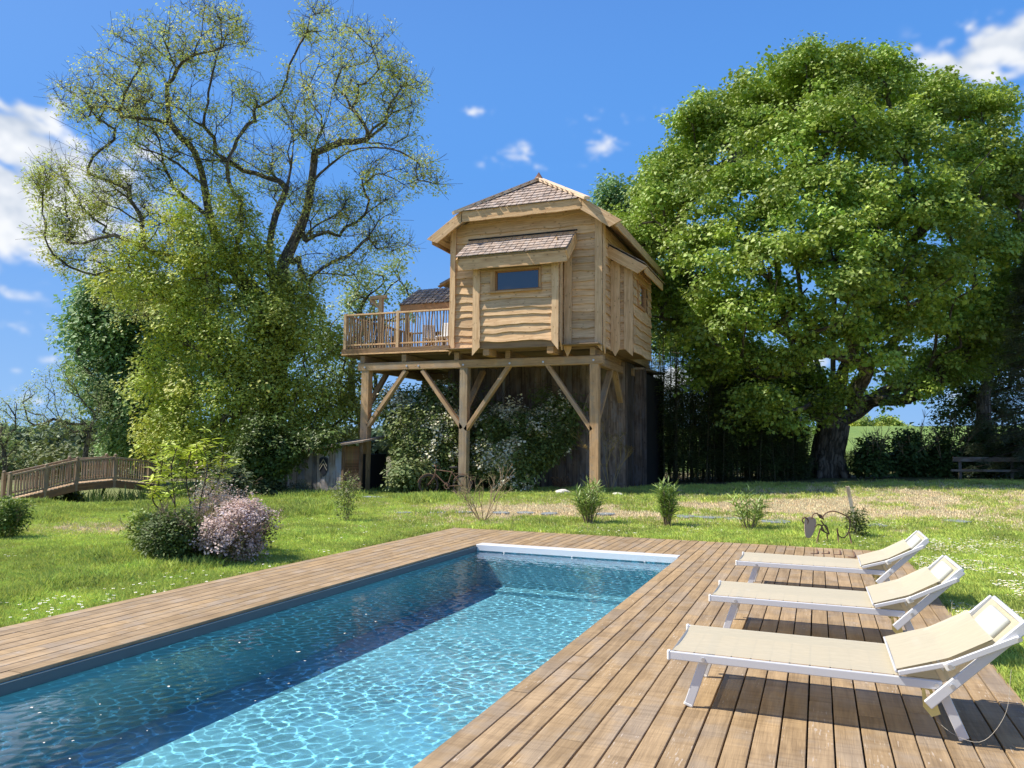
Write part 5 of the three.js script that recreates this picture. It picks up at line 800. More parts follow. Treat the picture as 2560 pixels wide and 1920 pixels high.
// A leafy tree or bush from lobes [x, y, rx, ry, depth] in pixels of the 2212-pixel photograph
function leafy(name, label, category, D, foot, lobes, o) {
  const r = rng(o.seed), s = new Skeleton(o.seed + 1), t = thing(name, label, category, null, o.group), base = foot.isVector3 ? foot : atD(foot[0] * DP, foot[1] * DP, D);
  base.y = ground(base.x, base.z) - 0.1;
  const top = o.fork ? atD(o.fork[0] * DP, o.fork[1] * DP, D) : base.clone().add(V(0, 1, 0));
  s.limb([base, base.clone().lerp(top, 0.55).add(V((r() - 0.5) * 0.15, 0, (r() - 0.5) * 0.15)), top], -1, 0.4);
  const tips = [], px = DP * 0.4 / FOC;
  for (const [x, y, rx, ry, dz = 0] of lobes) {
    const d = D + dz, c = atD(x * DP, y * DP, d), sx = rx * px * d, sy = ry * px * d, sz = (sx + sy) / 2 * (o.deep ?? 1), n = Math.max(3, Math.round(sx * sy * 1.6 * (o.density ?? 14)));
    for (let i = 0; i < n; i++) { const q = inBall(r); if (o.shell) q.multiplyScalar(Math.pow(Math.max(q.length(), 0.01), -o.shell)); tips.push([c.clone().addScaledVector(side, q.x * sx).addScaledVector(fwd, q.z * sz).add(V(0, q.y * sy, 0)), side.clone().multiplyScalar(q.x).addScaledVector(fwd, q.z).add(V(0, q.y, 0))]); }
  }
  tips.sort((a, b) => a[0].distanceTo(top) - b[0].distanceTo(top));
  const every = o.wood ?? 1, places = [];
  tips.forEach(([p, out], i) => { if (i % every === 0) s.reach(p, { step: o.step ?? 0.45, sag: o.sag ?? 0.05, wiggle: 0.25, straight: o.straight ?? 0.7 }); const m = Math.round((o.per ?? 3) * 1.9); for (let k = 0; k < m; k++) { const q = p.clone().addScaledVector(inBall(r), (o.puff ?? 0.3)); if (q.y > ground(q.x, q.z) + 0.05) places.push([q, (o.scale ?? 1) * (0.7 + 0.6 * r()), 0.8 + 0.4 * r(), out]); } });
  part('trunk', s.mesh(o.trunk, o.tip ?? 0.008, { dark: o.dark ?? 1 }), M.bark, t);
  leaves('crown', t, o.geos, o.mat, places, o.seed + 5, o.spread ?? 0.4, o.lean ?? 0.6);
  return t;
}
const G = { small: [sprig(101, 16, 0.26, 0.115), sprig(102, 18, 0.28, 0.11), sprig(103, 15, 0.24, 0.125)], mid: [sprig(104, 20, 0.32, 0.15), sprig(105, 22, 0.36, 0.14)], broad: [sprig(106, 24, 0.38, 0.135, { aspect: 0.85, flat: 0.6, droop: 0.45 }), sprig(107, 26, 0.42, 0.125, { aspect: 0.85, flat: 0.6, droop: 0.45 }), sprig(108, 22, 0.36, 0.14, { aspect: 0.85, flat: 0.6, droop: 0.45 })], fine: [sprig(109, 26, 0.16, 0.04), sprig(110, 24, 0.14, 0.045)] };
const LM = { yellow: leafMat(0.58, 0.64, 0.12, 0.52), fresh: leafMat(0.28, 0.38, 0.07, 0.45), deep: leafMat(0.10, 0.165, 0.045, 0.35, 0.5), blue: leafMat(0.29, 0.44, 0.16, 0.48), pale: leafMat(0.44, 0.53, 0.22, 0.48), ivy: leafMat(0.11, 0.165, 0.035, 0.32, 0.42), linden: leafMat(0.375, 0.495, 0.085, 0.5, 0.5), bamboo: leafMat(0.12, 0.17, 0.05, 0.4) };
// behind on the left
leafy('poplar', 'blue-green leafy tree behind the tall open tree, left edge of its crown', 'tree', 36, [330, 1000], [[240, 650, 70, 60], [210, 740, 75, 70], [300, 720, 80, 90], [260, 840, 80, 90], [330, 860, 80, 100], [400, 700, 80, 100, 1], [300, 940, 90, 60], [200, 680, 40, 40]], { seed: 201, trunk: 0.3, geos: G.mid, mat: LM.blue, density: 12, per: 3, puff: 0.5, fork: [320, 900], scale: 1.3, wood: 2, step: 0.8 });
leafy('thin_tree', 'slender pale-leaved tree behind the arched footbridge', 'tree', 33, [190, 1000], [[110, 850, 60, 50], [160, 900, 60, 50], [190, 830, 50, 50], [90, 920, 50, 40], [140, 810, 40, 35], [230, 900, 40, 60], [60, 880, 40, 40]], { seed: 202, trunk: 0.11, geos: G.small, mat: LM.pale, density: 14, per: 1.4, puff: 0.45, fork: [188, 960], scale: 0.62, step: 0.5, straight: 1.6 });
leafy('edge_tree', 'small leafy tree at the left edge behind the footbridge', 'tree', 31, [10, 1010], [[5, 900, 40, 50], [10, 950, 36, 40], [-30, 920, 50, 60], [20, 990, 30, 20]], { seed: 203, trunk: 0.1, geos: G.small, mat: LM.pale, density: 13, per: 1.5, puff: 0.4, fork: [8, 970], step: 0.5, scale: 0.65, straight: 1.6 });
leafy('light_tree', 'light green tree with fine twigs behind the treehouse terrace', 'tree', 33, [790, 1040], [[850, 580, 50, 40], [800, 640, 60, 50], [760, 600, 40, 50], [840, 660, 70, 50], [740, 700, 60, 60], [800, 740, 70, 60], [720, 800, 60, 60], [790, 850, 70, 60], [880, 600, 26, 26], [730, 890, 50, 50]], { seed: 204, trunk: 0.2, geos: G.small, mat: LM.pale, density: 7, per: 2, puff: 0.5, fork: [780, 900], scale: 1.1, step: 0.5 });
// the leafy mass round the foot of the tall tree
leafy('field_maple', 'broad yellow-green bushy tree at the left below the tall open tree', 'tree', 27, [455, 1050], [[430, 760, 80, 80], [380, 860, 80, 90], [470, 850, 90, 100], [420, 940, 90, 70], [350, 940, 50, 60], [500, 700, 80, 80], [380, 700, 60, 70], [520, 930, 80, 60], [330, 820, 40, 60], [350, 620, 70, 60], [430, 540, 80, 60], [280, 600, 60, 50], [390, 470, 50, 60], [310, 540, 40, 40]], { seed: 205, trunk: 0.16, geos: G.small, mat: LM.yellow, density: 12, per: 4, puff: 0.6, fork: [450, 960], wood: 2 });
leafy('ivy_maple', 'dense yellow-green bushy tree round the trunk of the tall tree', 'tree', 27.5, [600, 1050], [[600, 700, 80, 80], [560, 790, 90, 90], [640, 790, 90, 100], [680, 880, 80, 80], [590, 890, 100, 90], [700, 760, 50, 60], [620, 960, 90, 50], [660, 660, 40, 50], [520, 820, 60, 80], [520, 560, 60, 60], [610, 620, 60, 40], [450, 600, 70, 60], [500, 470, 40, 60], [560, 540, 40, 50]], { seed: 206, trunk: 0.18, geos: G.small, mat: leafMat(0.52, 0.57, 0.11, 0.5), density: 12, per: 4, puff: 0.6, fork: [600, 940], wood: 2 });
leafy('elder_bush', 'olive-green loose bush between the tall tree and the terrace post', 'bush', 29, [735, 1020], [[720, 850, 60, 60], [740, 920, 55, 50], [690, 940, 60, 40], [770, 870, 40, 50], [750, 800, 40, 40]], { seed: 207, trunk: 0.07, geos: G.small, mat: leafMat(0.4, 0.43, 0.1, 0.48), density: 8, per: 3, puff: 0.35, fork: [730, 970] });
leafy('ivy', 'dark glossy ivy heaped over the old shed and its roof', 'ivy', 24.5, [620, 1060], [[598, 985, 46, 38], [690, 950, 56, 15], [575, 1020, 36, 45], [560, 960, 50, 60], [530, 1010, 40, 45], [600, 960, 50, 50]], { seed: 208, trunk: 0.05, geos: G.small, mat: LM.ivy, density: 22, per: 4, puff: 0.25, wood: 4, deep: 0.6 });
leafy('ivy', 'dark ivy wrapped round the forking stems of the tall tree', 'ivy', 28.6, [590, 1050], [[600, 720, 28, 70], [560, 690, 24, 60], [620, 650, 18, 50], [585, 850, 30, 80], [575, 960, 35, 70], [520, 640, 20, 30]], { seed: 209, trunk: 0.05, geos: G.small, mat: LM.ivy, density: 26, per: 4, puff: 0.2, wood: 4 });
// --- the big round linden on the right ---
{
  const D = 31, r = rng(61), s = new Skeleton(62), t = thing('linden_tree', 'huge round broad-leaved tree in full fresh leaf on a thick trunk, right of the treehouse', 'tree', null);
  const at = (x, y, d = 0) => atD(x * DP, y * DP, D + d), base = at(1788, 1035); base.y = ground(base.x, base.z) - 0.3;
  const fork = s.limb([base, at(1786, 990), at(1795, 945), at(1800, 915)], -1, 0.4);
  for (const p of [[[1790, 880], [1770, 800], [1740, 700], [1720, 560], [1700, 420]], [[1815, 880], [1830, 780], [1860, 640], [1900, 480], [1940, 330]], [[1850, 890], [1900, 850], [1980, 820], [2060, 760], [2160, 690]], [[1770, 890], [1700, 820], [1600, 740], [1520, 640]], [[1800, 860], [1800, 700], [1810, 500], [1810, 300]], [[1760, 870], [1660, 800], [1540, 780], [1450, 760]], [[1830, 850], [1960, 700], [2060, 560], [2140, 430]]]) s.limb([s.n[fork].p, ...p.map(([x, y], i) => at(x, y, (i + 1) * (r() - 0.5) * 1.6))], fork, 0.6);
  for (const [dx, dz, h] of [[3, -6, 9], [-4, -5, 7], [1, -7, 4.5], [-3, 6, 9], [4, 5, 8], [0, 4, 12]]) s.limb([s.n[fork].p, s.n[fork].p.clone().add(V(dx * 0.4, h * 0.5, -dz * 0.3)), s.n[fork].p.clone().addScaledVector(side, dx).addScaledVector(fwd, dz).add(V(0, h, 0))], fork, 0.6);
  // lobes of the crown, as circles on the picture with a depth of their own
  const lobes = [], outline = [[1730, 190, 110], [1820, 170, 90], [1900, 190, 90], [1640, 250, 110], [1560, 290, 100], [1510, 260, 60], [1480, 370, 90], [1430, 440, 90], [1400, 520, 90], [2010, 230, 90], [2090, 250, 80], [2130, 330, 90], [2180, 420, 90], [2230, 520, 100], [2220, 620, 90], [2150, 700, 90], [1470, 610, 90], [1430, 640, 70], [1500, 720, 80], [1540, 800, 80], [1600, 860, 80], [1680, 860, 70], [2040, 780, 80], [2110, 770, 60], [1960, 830, 60], [1660, 920, 55], [1740, 830, 60]];
  const px = DP * 0.4 / FOC * D;
  for (const [x, y, q] of outline) for (const dz of [-2.0, 1.5]) lobes.push([at(x + (r() - 0.5) * 30, y + (r() - 0.5) * 30), dz + (r() - 0.5) * 2, q * px * 0.85]);
  for (const [x, y, q, dz] of [[1700, 320, 110, -5], [1820, 300, 110, -5.5], [1940, 320, 110, -5], [1600, 420, 110, -5], [1720, 450, 110, -7], [1850, 440, 110, -7], [1980, 440, 110, -6], [2080, 440, 100, -4], [1540, 540, 110, -5], [1660, 580, 110, -7.5], [1800, 560, 100, -8], [1900, 600, 110, -7], [2030, 590, 110, -5.5], [2110, 560, 100, -4], [1580, 680, 100, -6], [1700, 690, 90, -7], [1830, 660, 80, -8], [1960, 700, 80, -6], [1620, 780, 80, -6], [1740, 760, 80, -6.5], [1860, 740, 70, -6], [2060, 700, 90, -4], [1660, 880, 60, -5.5], [1900, 790, 60, -4.5], [1760, 880, 40, -4], [1840, 850, 45, -4]]) lobes.push([at(x, y), dz + (r() - 0.5) * 1.2, q * px * 0.82]);
  const places = [], targets = [];
  for (const [c0, dz, R] of lobes) {
    const c = c0.clone().sub(V(0, EYE, 0)).multiplyScalar((D + dz * 0.8) / D).add(V(0, EYE, 0)), n = Math.round(R * R * 30);
    targets.push(c); for (let i = 0; i < 7; i++) targets.push(c.clone().addScaledVector(inBall(r), R * 0.8));
    // layered sprays that spread and droop at the rim: small shelves round the lobe
    const shelves = Math.max(6, Math.round(R * R * 9));
    for (let k = 0; k < shelves; k++) {
      const o = inBall(r).normalize(); if (o.y < -0.55) o.y *= -0.6; const rr = R * (0.42 + 0.70 * r()), sc = c.clone().addScaledVector(o, rr), w = 0.28 + 0.45 * r(), m = Math.round(9 * w * 2.4), tonal = 0.72 + 0.5 * r(), tx = (r() - 0.5) * 0.9, tz = (r() - 0.5) * 0.9;
      for (let i = 0; i < m; i++) { const a = r() * 6.283, q = Math.sqrt(r()) * w, p = sc.clone().add(V(Math.cos(a) * q, (r() - 0.5) * 0.3 - q * q * 0.4 + q * (Math.cos(a) * tx + Math.sin(a) * tz), Math.sin(a) * q)); places.push([p, 0.62 + 0.7 * r(), tonal * (0.85 + 0.3 * r()), V(o.x, 0.2, o.z)]); }
    }
  }
  targets.sort((a, b) => a.distanceTo(s.n[fork].p) - b.distanceTo(s.n[fork].p));
  for (const p of targets) s.reach(p, { step: 0.7, sag: -0.05, wiggle: 0.3 });
  part('trunk', s.mesh(0.66, 0.018, { pow: 0.5, dark: 0.85 }), M.bark, t); 
  const rootFlare = []; for (let i = 0; i < 9; i++) { const a = i / 9 * 6.28 + r(); rootFlare.push(rod(base.clone().add(V(Math.cos(a) * 0.92, 0.15, Math.sin(a) * 0.92)), base.clone().add(V(Math.cos(a) * 0.42, 1.3, Math.sin(a) * 0.42)), 0.13, 0.22, 8)); }
  part('root', paint(merge(rootFlare), [0.85, 0.85, 0.85]), M.bark, t);
  leaves('crown', t, G.broad, LM.linden, places, 63, 0.35, 0.5);
  
}
// ---------- shrubs, flowers, hedges ----------
const gd = (x, y) => gnd(x * DP, y * DP);
// places inside a rounded volume standing on the ground: centre foot p, half sizes, n
function volume(r, p, w, h, d, n, shell = 0.6) { const a = [], hub = Array.from({ length: 9 }, () => inBall(r)), br = w > 0.25 ? 0.52 : 1; while (a.length < n) { const hb = hub[Math.floor(r() * 9)], q = inBall(r), l = Math.max(q.length(), 0.02), e = q.clone().multiplyScalar(2.3 / l); q.multiplyScalar(Math.pow(l, -shell) * (0.5 + 0.9 * fbm(e.x + p.x * 7, e.y + e.z * 1.3 + p.z, 91, 3))); if (br < 1) q.multiplyScalar(br).addScaledVector(hb, 0.62); if (r() < 0.14) q.multiplyScalar(1.28); const v = V(p.x + q.x * w, p.y + h * 0.52 + q.y * h * 0.52, p.z + q.z * d); if (v.y > ground(v.x, v.z) + 0.02) a.push([v, 0.7 + 0.6 * r(), 0.8 + 0.4 * r(), q.clone()]); } return a; }
const lance = (seed, n, R, L, w, o = {}) => { const r = rng(seed), P = [], I = []; for (let i = 0; i < n; i++) { const a = i * 2.4 + r(), e = (o.lift ?? 0.7) + (r() - 0.5) * 0.6, d = V(Math.cos(a) * Math.cos(e), Math.sin(e), Math.sin(a) * Math.cos(e)), s = V(-Math.sin(a), 0, Math.cos(a)), b = V(0, (i / n - 0.5) * R, 0), l = L * (0.7 + 0.5 * r()), k = P.length / 3; for (const q of [b, b.clone().addScaledVector(d, l * 0.45).addScaledVector(s, w), b.clone().addScaledVector(d, l).add(V(0, -l * 0.12, 0)), b.clone().addScaledVector(d, l * 0.45).addScaledVector(s, -w)]) P.push(q.x, q.y, q.z); I.push(k, k + 1, k + 2, k, k + 2, k + 3); } const g = new THREE.BufferGeometry(); g.setAttribute('position', new THREE.Float32BufferAttribute(P, 3)); g.setIndex(I); g.computeVertexNormals(); return g; };
const twigM = std({ color: rgb(0.26, 0.19, 0.12), roughness: 0.9 });
function stems(r, base, n, h, spread, k = 3, rad = 0.006) {  // branching stems from one foot; returns geometry and tip points
  const list = [], tips = [];
  const go = (p, d, len, rr, lv) => { const q = p.clone().addScaledVector(d, len).add(inBall(r).multiplyScalar(len * 0.12)); list.push(rod(p, q, rr, rr * 0.7, 4)); tips.push([q, lv]); if (lv > 0) for (let i = 0; i < (lv === k ? 2 : 2 + Math.floor(r() * 2)); i++) go(q, d.clone().multiplyScalar(1.1).add(inBall(r).multiplyScalar(0.75)).add(V(0, 0.15, 0)).normalize(), len * (0.55 + 0.25 * r()), rr * 0.68, lv - 1); };
  for (let i = 0; i < n; i++) { const a = r() * 6.283; go(base.clone().add(V(Math.cos(a) * 0.05, 0, Math.sin(a) * 0.05)), V(Math.cos(a) * spread * r(), 1, Math.sin(a) * spread * r()).normalize(), h * (0.35 + 0.2 * r()), rad, k); }
  return [merge(list), tips];
}
{
  const r = rng(301), flower = phys({ color: rgb(0.86, 0.82, 0.62), roughness: 0.9, transmission: 0.25, thickness: 0, side: THREE.DoubleSide, vertexColors: true }), bloom = [sprig(401, 9, 0.09, 0.07, { aspect: 1 }), sprig(402, 11, 0.1, 0.065, { aspect: 1 })];
  // the climber on the barn: masses as circles on the picture, at a depth
  const t = thing('climbing_rose', 'large dark climber covered with creamy white blossom against the old barn', 'climber', null), lv = [], fl = [];
  for (const [x, y, rx, ry, D, n, f] of [[900, 960, 60, 70, 25.2, 420, 1], [950, 930, 60, 60, 25.4, 420, 1], [900, 1020, 55, 40, 25.0, 260, 0.5], [955, 1000, 42, 60, 25.0, 300, 0.7], [1068, 1000, 46, 50, 24.9, 380, 0.9], [1110, 1000, 50, 55, 24.8, 340, 1], [1090, 920, 80, 60, 25.2, 480, 0.25], [1160, 960, 60, 60, 25.0, 420, 0.3], [1190, 900, 60, 50, 25.3, 380, 0.2], [1055, 950, 34, 60, 25.2, 260, 0.7], [1210, 950, 35, 35, 25.1, 160, 0.3], [940, 870, 60, 40, 25.6, 260, 0.15], [1110, 1045, 40, 20, 24.7, 120, 0.4], [860, 900, 40, 60, 25.8, 200, 0.6]]) {
    const c = atD(x * DP, y * DP, D + 0.45), k = DP * 0.4 / FOC * (D + 0.45);
    for (const q of volume(r, V(c.x, c.y - ry * k, c.z), rx * k, 2 * ry * k, 0.55, n, 0.7)) lv.push(q);
    for (const q of volume(r, V(c.x, c.y - ry * k, c.z), rx * k * 1.03, 2.06 * ry * k, 0.62, Math.round(n * f * 2.8), 0.95)) { if (fbm(q[0].x * 1.6, q[0].y * 1.6, 5, 3) > 0.42) fl.push(q); }
  }
  leaves('foliage', t, G.small, leafMat(0.19, 0.25, 0.065, 0.4, 0.55), lv, 302); leaves('blossom', t, bloom, flower, fl, 303, 0.3);
  const [tg] = stems(r, atD(1060 * DP, 1050 * DP, 26.2), 9, 3.2, 0.7, 3, 0.022); part('stem', paint(tg, [1, 1, 1]), M.bark, t);
  const shrub = (name, label, cat, x, y, w, h, d, n, geos, mat, o = {}) => { const p = o.at || gd(x, y), s = thing(name, label, cat, null, o.group), rr = rng(n * 7 + Math.round(x)); if (!o.noStem) { const [g, tips] = stems(rr, p, o.stems ?? 7, h, o.spread ?? 0.8, 3, o.rad ?? 0.008); part('stem', g, o.twig || twigM, s); } leaves('foliage', s, geos, mat, volume(rr, p, w, h, d ?? w, n, o.shell ?? 0.55), n, o.vary ?? 0.4, o.lean ?? 0.5); if (o.flowers) leaves('blossom', s, o.flowers[0], o.flowers[1], volume(rr, p, w * 1.03, h * 1.03, (d ?? w) * 1.03, o.flowers[2], 0.85), n + 1, 0.3); return s; };
  shrub('privet_bush', 'grey-green small-leaved bush at the foot of the white climber, behind the bicycle', 'bush', 890, 1066, 0.75, 1.25, 0.6, 600, G.small, leafMat(0.24, 0.30, 0.10, 0.4));
  shrub('low_bush', 'low dark bush under the climber, right of the middle post', 'bush', 1085, 1058, 0.6, 0.75, 0.4, 160, G.small, leafMat(0.12, 0.13, 0.05, 0.4));
  // bare rose in front
  { const s = thing('rose_bush', 'nearly bare thorny bush with many thin stems in the lawn before the bicycle', 'bush', null), rr = rng(310), p = gd(1042, 1127), [g, tips] = stems(rr, p, 11, 0.95, 1.3, 3, 0.011); part('stem', g, std({ color: rgb(0.33, 0.24, 0.14), roughness: 0.9 }), s); leaves('foliage', s, G.fine, leafMat(0.2, 0.22, 0.06), tips.filter(() => rr() < 0.14).map(([q]) => [q, 0.55, 1]), 311); }
  // oleanders
  for (const [label, x, y, h, n, sd] of [['first and fullest of three young oleanders, below the right-hand post', 1272, 1131, 0.92, 30, 1], ['upright middle one of three young oleanders in the lawn', 1442, 1137, 0.9, 26, 2], ['smallest and thinnest of three young oleanders, nearest the loungers', 1618, 1142, 0.76, 15, 3]]) {
    const s = thing('oleander', label, 'shrub', null, 'young oleanders in a row in the lawn'), rr = rng(320 + sd), p = gd(x, y), list = [], pl = [];
    for (let i = 0; i < n; i++) { const a = rr() * 6.283, e = (sd === 3 ? 0.4 : sd === 2 ? 0.2 : 0.3) * Math.sqrt(rr()), q = p.clone().add(V(Math.cos(a) * e * 0.3, 0, Math.sin(a) * e * 0.3)), tip = p.clone().add(V(Math.cos(a) * e, h * (0.55 + 0.45 * rr()) * (1 - 0.5 * e), Math.sin(a) * e)); list.push(rod(q, tip, 0.008, 0.004, 5)); for (let k = 0; k < 4; k++) pl.push([q.clone().lerp(tip, 0.35 + 0.65 * (k + rr() * 0.5) / 3.5), 0.9 + 0.35 * rr(), 0.85 + 0.35 * rr(), tip.clone().sub(q).normalize()]); }
    part('stem', merge(list), twigM, s); leaves('foliage', s, [lance(330, 7, 0.16, 0.18, 0.012), lance(331, 6, 0.14, 0.2, 0.013)], leafMat(0.33, 0.44, 0.13, 0.45, 0.4), pl, 332 + sd, 0.35, 1.2);
  }
  // young tree with bright star-like leaf tufts; pink shrub; dark shrub
  { const s = thing('young_tree', 'spindly young tree with bright yellow-green leaf tufts standing in the shrub group on the left', 'tree', null), rr = rng(341), pl = [], list = [], D0 = camD(gd(395, 1205).x, gd(395, 1205).z) + 0.5;
    const pts = [[[375, 1200], [378, 1090], [370, 1010], [385, 960]], [[430, 1180], [432, 1090], [448, 1010], [440, 965]], [[405, 1190], [412, 1100], [402, 1030], [412, 975]], [[395, 1190], [355, 1110], [340, 1060]], [[432, 1090], [470, 1040], [482, 985]], [[378, 1090], [350, 1030], [352, 985]], [[420, 1090], [425, 1010], [425, 955]], [[370, 1120], [330, 1080], [345, 1040]]];
    for (const q of pts) { const c = q.map(([x, y]) => atD(x * DP, y * DP, D0 + (rr() - 0.5) * 0.5)); list.push(tube(c, 0.011, 16, 5)); const cv = new THREE.CatmullRomCurve3(c); for (let k = 0; k < 8; k++) { const u = 0.35 + 0.65 * k / 7, p = cv.getPoint(u); pl.push([p.clone().add(inBall(rr).multiplyScalar(0.1)), 0.7 + rr() * 0.6, 0.9 + 0.3 * rr()]); } for (let k = 0; k < 4; k++) { const p = cv.getPoint(0.5 + 0.13 * k), e = p.clone().add(V((rr() - 0.5) * 0.35, 0.1 + rr() * 0.2, (rr() - 0.5) * 0.35)); list.push(rod(p, e, 0.006, 0.004, 4)); pl.push([e, 1 + rr() * 0.4, 1.1]); } }
    part('trunk', paint(merge(list), [1.1, 1, 0.9]), M.bark, s); leaves('crown', s, [lance(342, 8, 0.06, 0.15, 0.018, { lift: 0.25 }), lance(343, 7, 0.05, 0.13, 0.017, { lift: 0.1 })], leafMat(0.55, 0.64, 0.09, 0.5), pl, 344, 0.3, 0); }
  const pinkM = phys({ color: rgb(0.64, 0.50, 0.44), roughness: 0.9, transmission: 0.25, thickness: 0, side: THREE.DoubleSide, vertexColors: true });
  { const s = shrub('pink_shrub', 'rounded shrub in pale pink blossom at the left edge of the deck', 'shrub', 497, 1212, 0.62, 0.82, 0.5, 170, G.fine, leafMat(0.2, 0.19, 0.08), { stems: 22, spread: 1.5, twig: std({ color: rgb(0.3, 0.2, 0.15), roughness: 0.9 }), flowers: [[sprig(403, 14, 0.075, 0.026, { aspect: 1 }), sprig(404, 12, 0.07, 0.028, { aspect: 1 })], pinkM, 2600] });
    const p = gd(465, 1190), rr = rng(351), extra = volume(rr, p, 0.55, 1.15, 0.45, 480, 0.3); leaves('blossom', s, [sprig(405, 13, 0.075, 0.026, { aspect: 1 })], pinkM, extra, 352, 0.3); }
  shrub('dark_shrub', 'dark green bushy shrub left of the pink blossom', 'shrub', 372, 1218, 0.36, 0.76, 0.36, 900, G.fine, leafMat(0.14, 0.2, 0.045, 0.42), { stems: 12, spread: 0.9 });
  shrub('light_shrub', 'light green feathery shrub at the left end of the shrub group', 'shrub', 330, 1205, 0.3, 0.66, 0.3, 600, G.fine, leafMat(0.26, 0.34, 0.06, 0.45), { stems: 12, spread: 0.9 });
  shrub('white_bush', 'small bush flecked with white blossom behind the pink shrub', 'shrub', 487, 1092, 0.6, 0.95, 0.5, 420, G.small, leafMat(0.15, 0.20, 0.08), { flowers: [bloom, flower, 90] });
  shrub('edge_shrub', 'small dark-leaved rose shrub at the left edge of the lawn', 'shrub', 18, 1163, 0.3, 0.62, 0.3, 170, G.fine, leafMat(0.17, 0.25, 0.04), { stems: 7, spread: 0.7 });
  shrub('sapling', 'thin sapling with few leaves in the lawn before the shed', 'shrub', 748, 1128, 0.35, 0.95, 0.3, 46, G.fine, leafMat(0.24, 0.29, 0.08), { stems: 5, spread: 0.5 });
  shrub('stake_shrub', 'little leafy shrub tied to the leaning stake', 'shrub', 1852, 1160, 0.12, 0.5, 0.1, 40, G.fine, leafMat(0.12, 0.16, 0.04), { stems: 3, spread: 0.3 });
  shrub('hosta', 'low broad-leaved plant beside the footbridge', 'plant', 128, 1082, 0.75, 0.5, 0.5, 130, G.broad, leafMat(0.10, 0.17, 0.03), { noStem: true });
  shrub('silver_plant', 'low silvery plant at the shed wall under the shield', 'plant', 645, 1072, 0.5, 0.42, 0.3, 90, G.fine, leafMat(0.22, 0.25, 0.16), { noStem: true });
  shrub('shed_plant', 'dark low plant at the foot of the ivy by the shed', 'plant', 585, 1075, 0.6, 0.45, 0.3, 110, G.small, leafMat(0.10, 0.14, 0.04), { noStem: true });
  { const s = thing('young_bamboo', 'thin yellow-brown bamboo plant beside the right-hand treehouse post', 'plant', null), rr = rng(361), p = gd(1318, 1062), [g, tips] = stems(rr, p, 5, 1.9, 0.7, 3, 0.009); part('stem', g, std({ color: rgb(0.42, 0.3, 0.1), roughness: 0.8 }), s); leaves('foliage', s, [lance(362, 7, 0.08, 0.11, 0.008)], leafMat(0.28, 0.2, 0.05), tips.map(([q]) => [q, 1, 1]), 363, 0.5, 0); }
  shrub('dead_plant', 'small reddish dry plant on the white stone by the barn', 'plant', 1213, 1058, 0.28, 0.36, 0.15, 26, G.fine, leafMat(0.4, 0.2, 0.08), { stems: 6, spread: 0.9 });
  // iris leaves in the ditch
  { const pl = []; const rr = rng(371); for (let i = 0; i < 190; i++) { const p = atD((170 + rr() * 320) * DP, 1078 * DP, 23.6 + rr() * 3.4); p.y = ground(p.x, p.z); pl.push([p, 0.75 + 0.5 * rr(), 0.8 + 0.4 * rr()]); } const t2 = thing('reeds', 'tall green reeds and iris leaves in the ditch under the footbridge', 'reeds', null); t2.userData.kind = 'stuff'; leaves('reed', t2, [lance(372, 9, 0.05, 0.75, 0.016, { lift: 1.3 }), lance(373, 8, 0.05, 0.65, 0.016, { lift: 1.25 })], leafMat(0.12, 0.19, 0.05), pl, 374, 0.35, 0); }
  // dark laurels in the shade on the right
  for (const [label, x, y, w, h, D] of [['small dark laurel nearest the thick trunk', 1884, 1035, 0.55, 1.75, 30], ['taller pointed dark laurel, second from the thick trunk', 1962, 1035, 0.75, 2.05, 30.2], ['dark laurel left of the old rails, third from the trunk', 2042, 1035, 0.8, 1.9, 30], ['broad dark laurel behind the old rails', 2115, 1035, 1.1, 2.1, 30.2], ['dark laurel at the right edge behind the old rails', 2200, 1035, 1.2, 1.9, 29.5]]) { const p = atD(x * DP, y * DP, D); p.y = ground(p.x, p.z); shrub('laurel', label, 'shrub', x, y, w * 0.62, h, 0.6, Math.round(w * h * 110), G.mid, LM.deep, { at: p, group: 'dark laurels in the shade', rad: 0.02, shell: 0.35 }); const low = scene.children.at(-1); leaves('foliage', low, G.mid, LM.deep, volume(rng(x), p, w * 1.25, h * 0.5, 0.8, 110), 5); }
}
// bamboo thicket between barn and linden
{
  const t = thing('bamboo_thicket', 'dark thicket of tall bamboo between the barn and the thick tree', 'bamboo', null), r = rng(381), list = [], pl = [];
  for (let i = 0; i < 230; i++) {
    const x = 1405 + 340 * r(), D = 28.5 + 4.5 * r(), p = atD(x * DP, 1040 * DP, D); p.y = ground(p.x, p.z); const tall = r() < 0.4 && x < 1560 ? 6.2 + r() * 1.8 : 2.6 + 2.6 * r() - smooth(1650, 1745, x) * 1.3, lean = V((r() - 0.5) * 0.7, 0, (r() - 0.5) * 0.7), e = p.clone().add(V(0, tall, 0)).add(lean), mid = p.clone().lerp(e, 0.5).addScaledVector(lean, -0.2);
    list.push(rod(p, mid, 0.022, 0.016, 5), rod(mid, e, 0.016, 0.006, 5));
    const m = tall > 6 ? 16 : 34; for (let k = 0; k < m; k++) { const u = tall > 6 ? 0.12 + 0.88 * r() * (k < 11 ? 0.55 : 1) : 0.08 + 0.95 * r(); pl.push([p.clone().lerp(e, u).add(inBall(r).multiplyScalar(0.4)), 0.8 + 0.6 * r(), 0.75 + 0.5 * r()]); }
  }
  part('culm', paint(merge(list), [0.8, 0.85, 0.55]), M.bark, t).userData.kind = 'stuff'; leaves('foliage', t, [lance(382, 14, 0.25, 0.2, 0.014, { lift: -0.1 }), lance(383, 12, 0.25, 0.22, 0.015, { lift: 0 })], LM.bamboo, pl, 384, 0.5, 0);
}
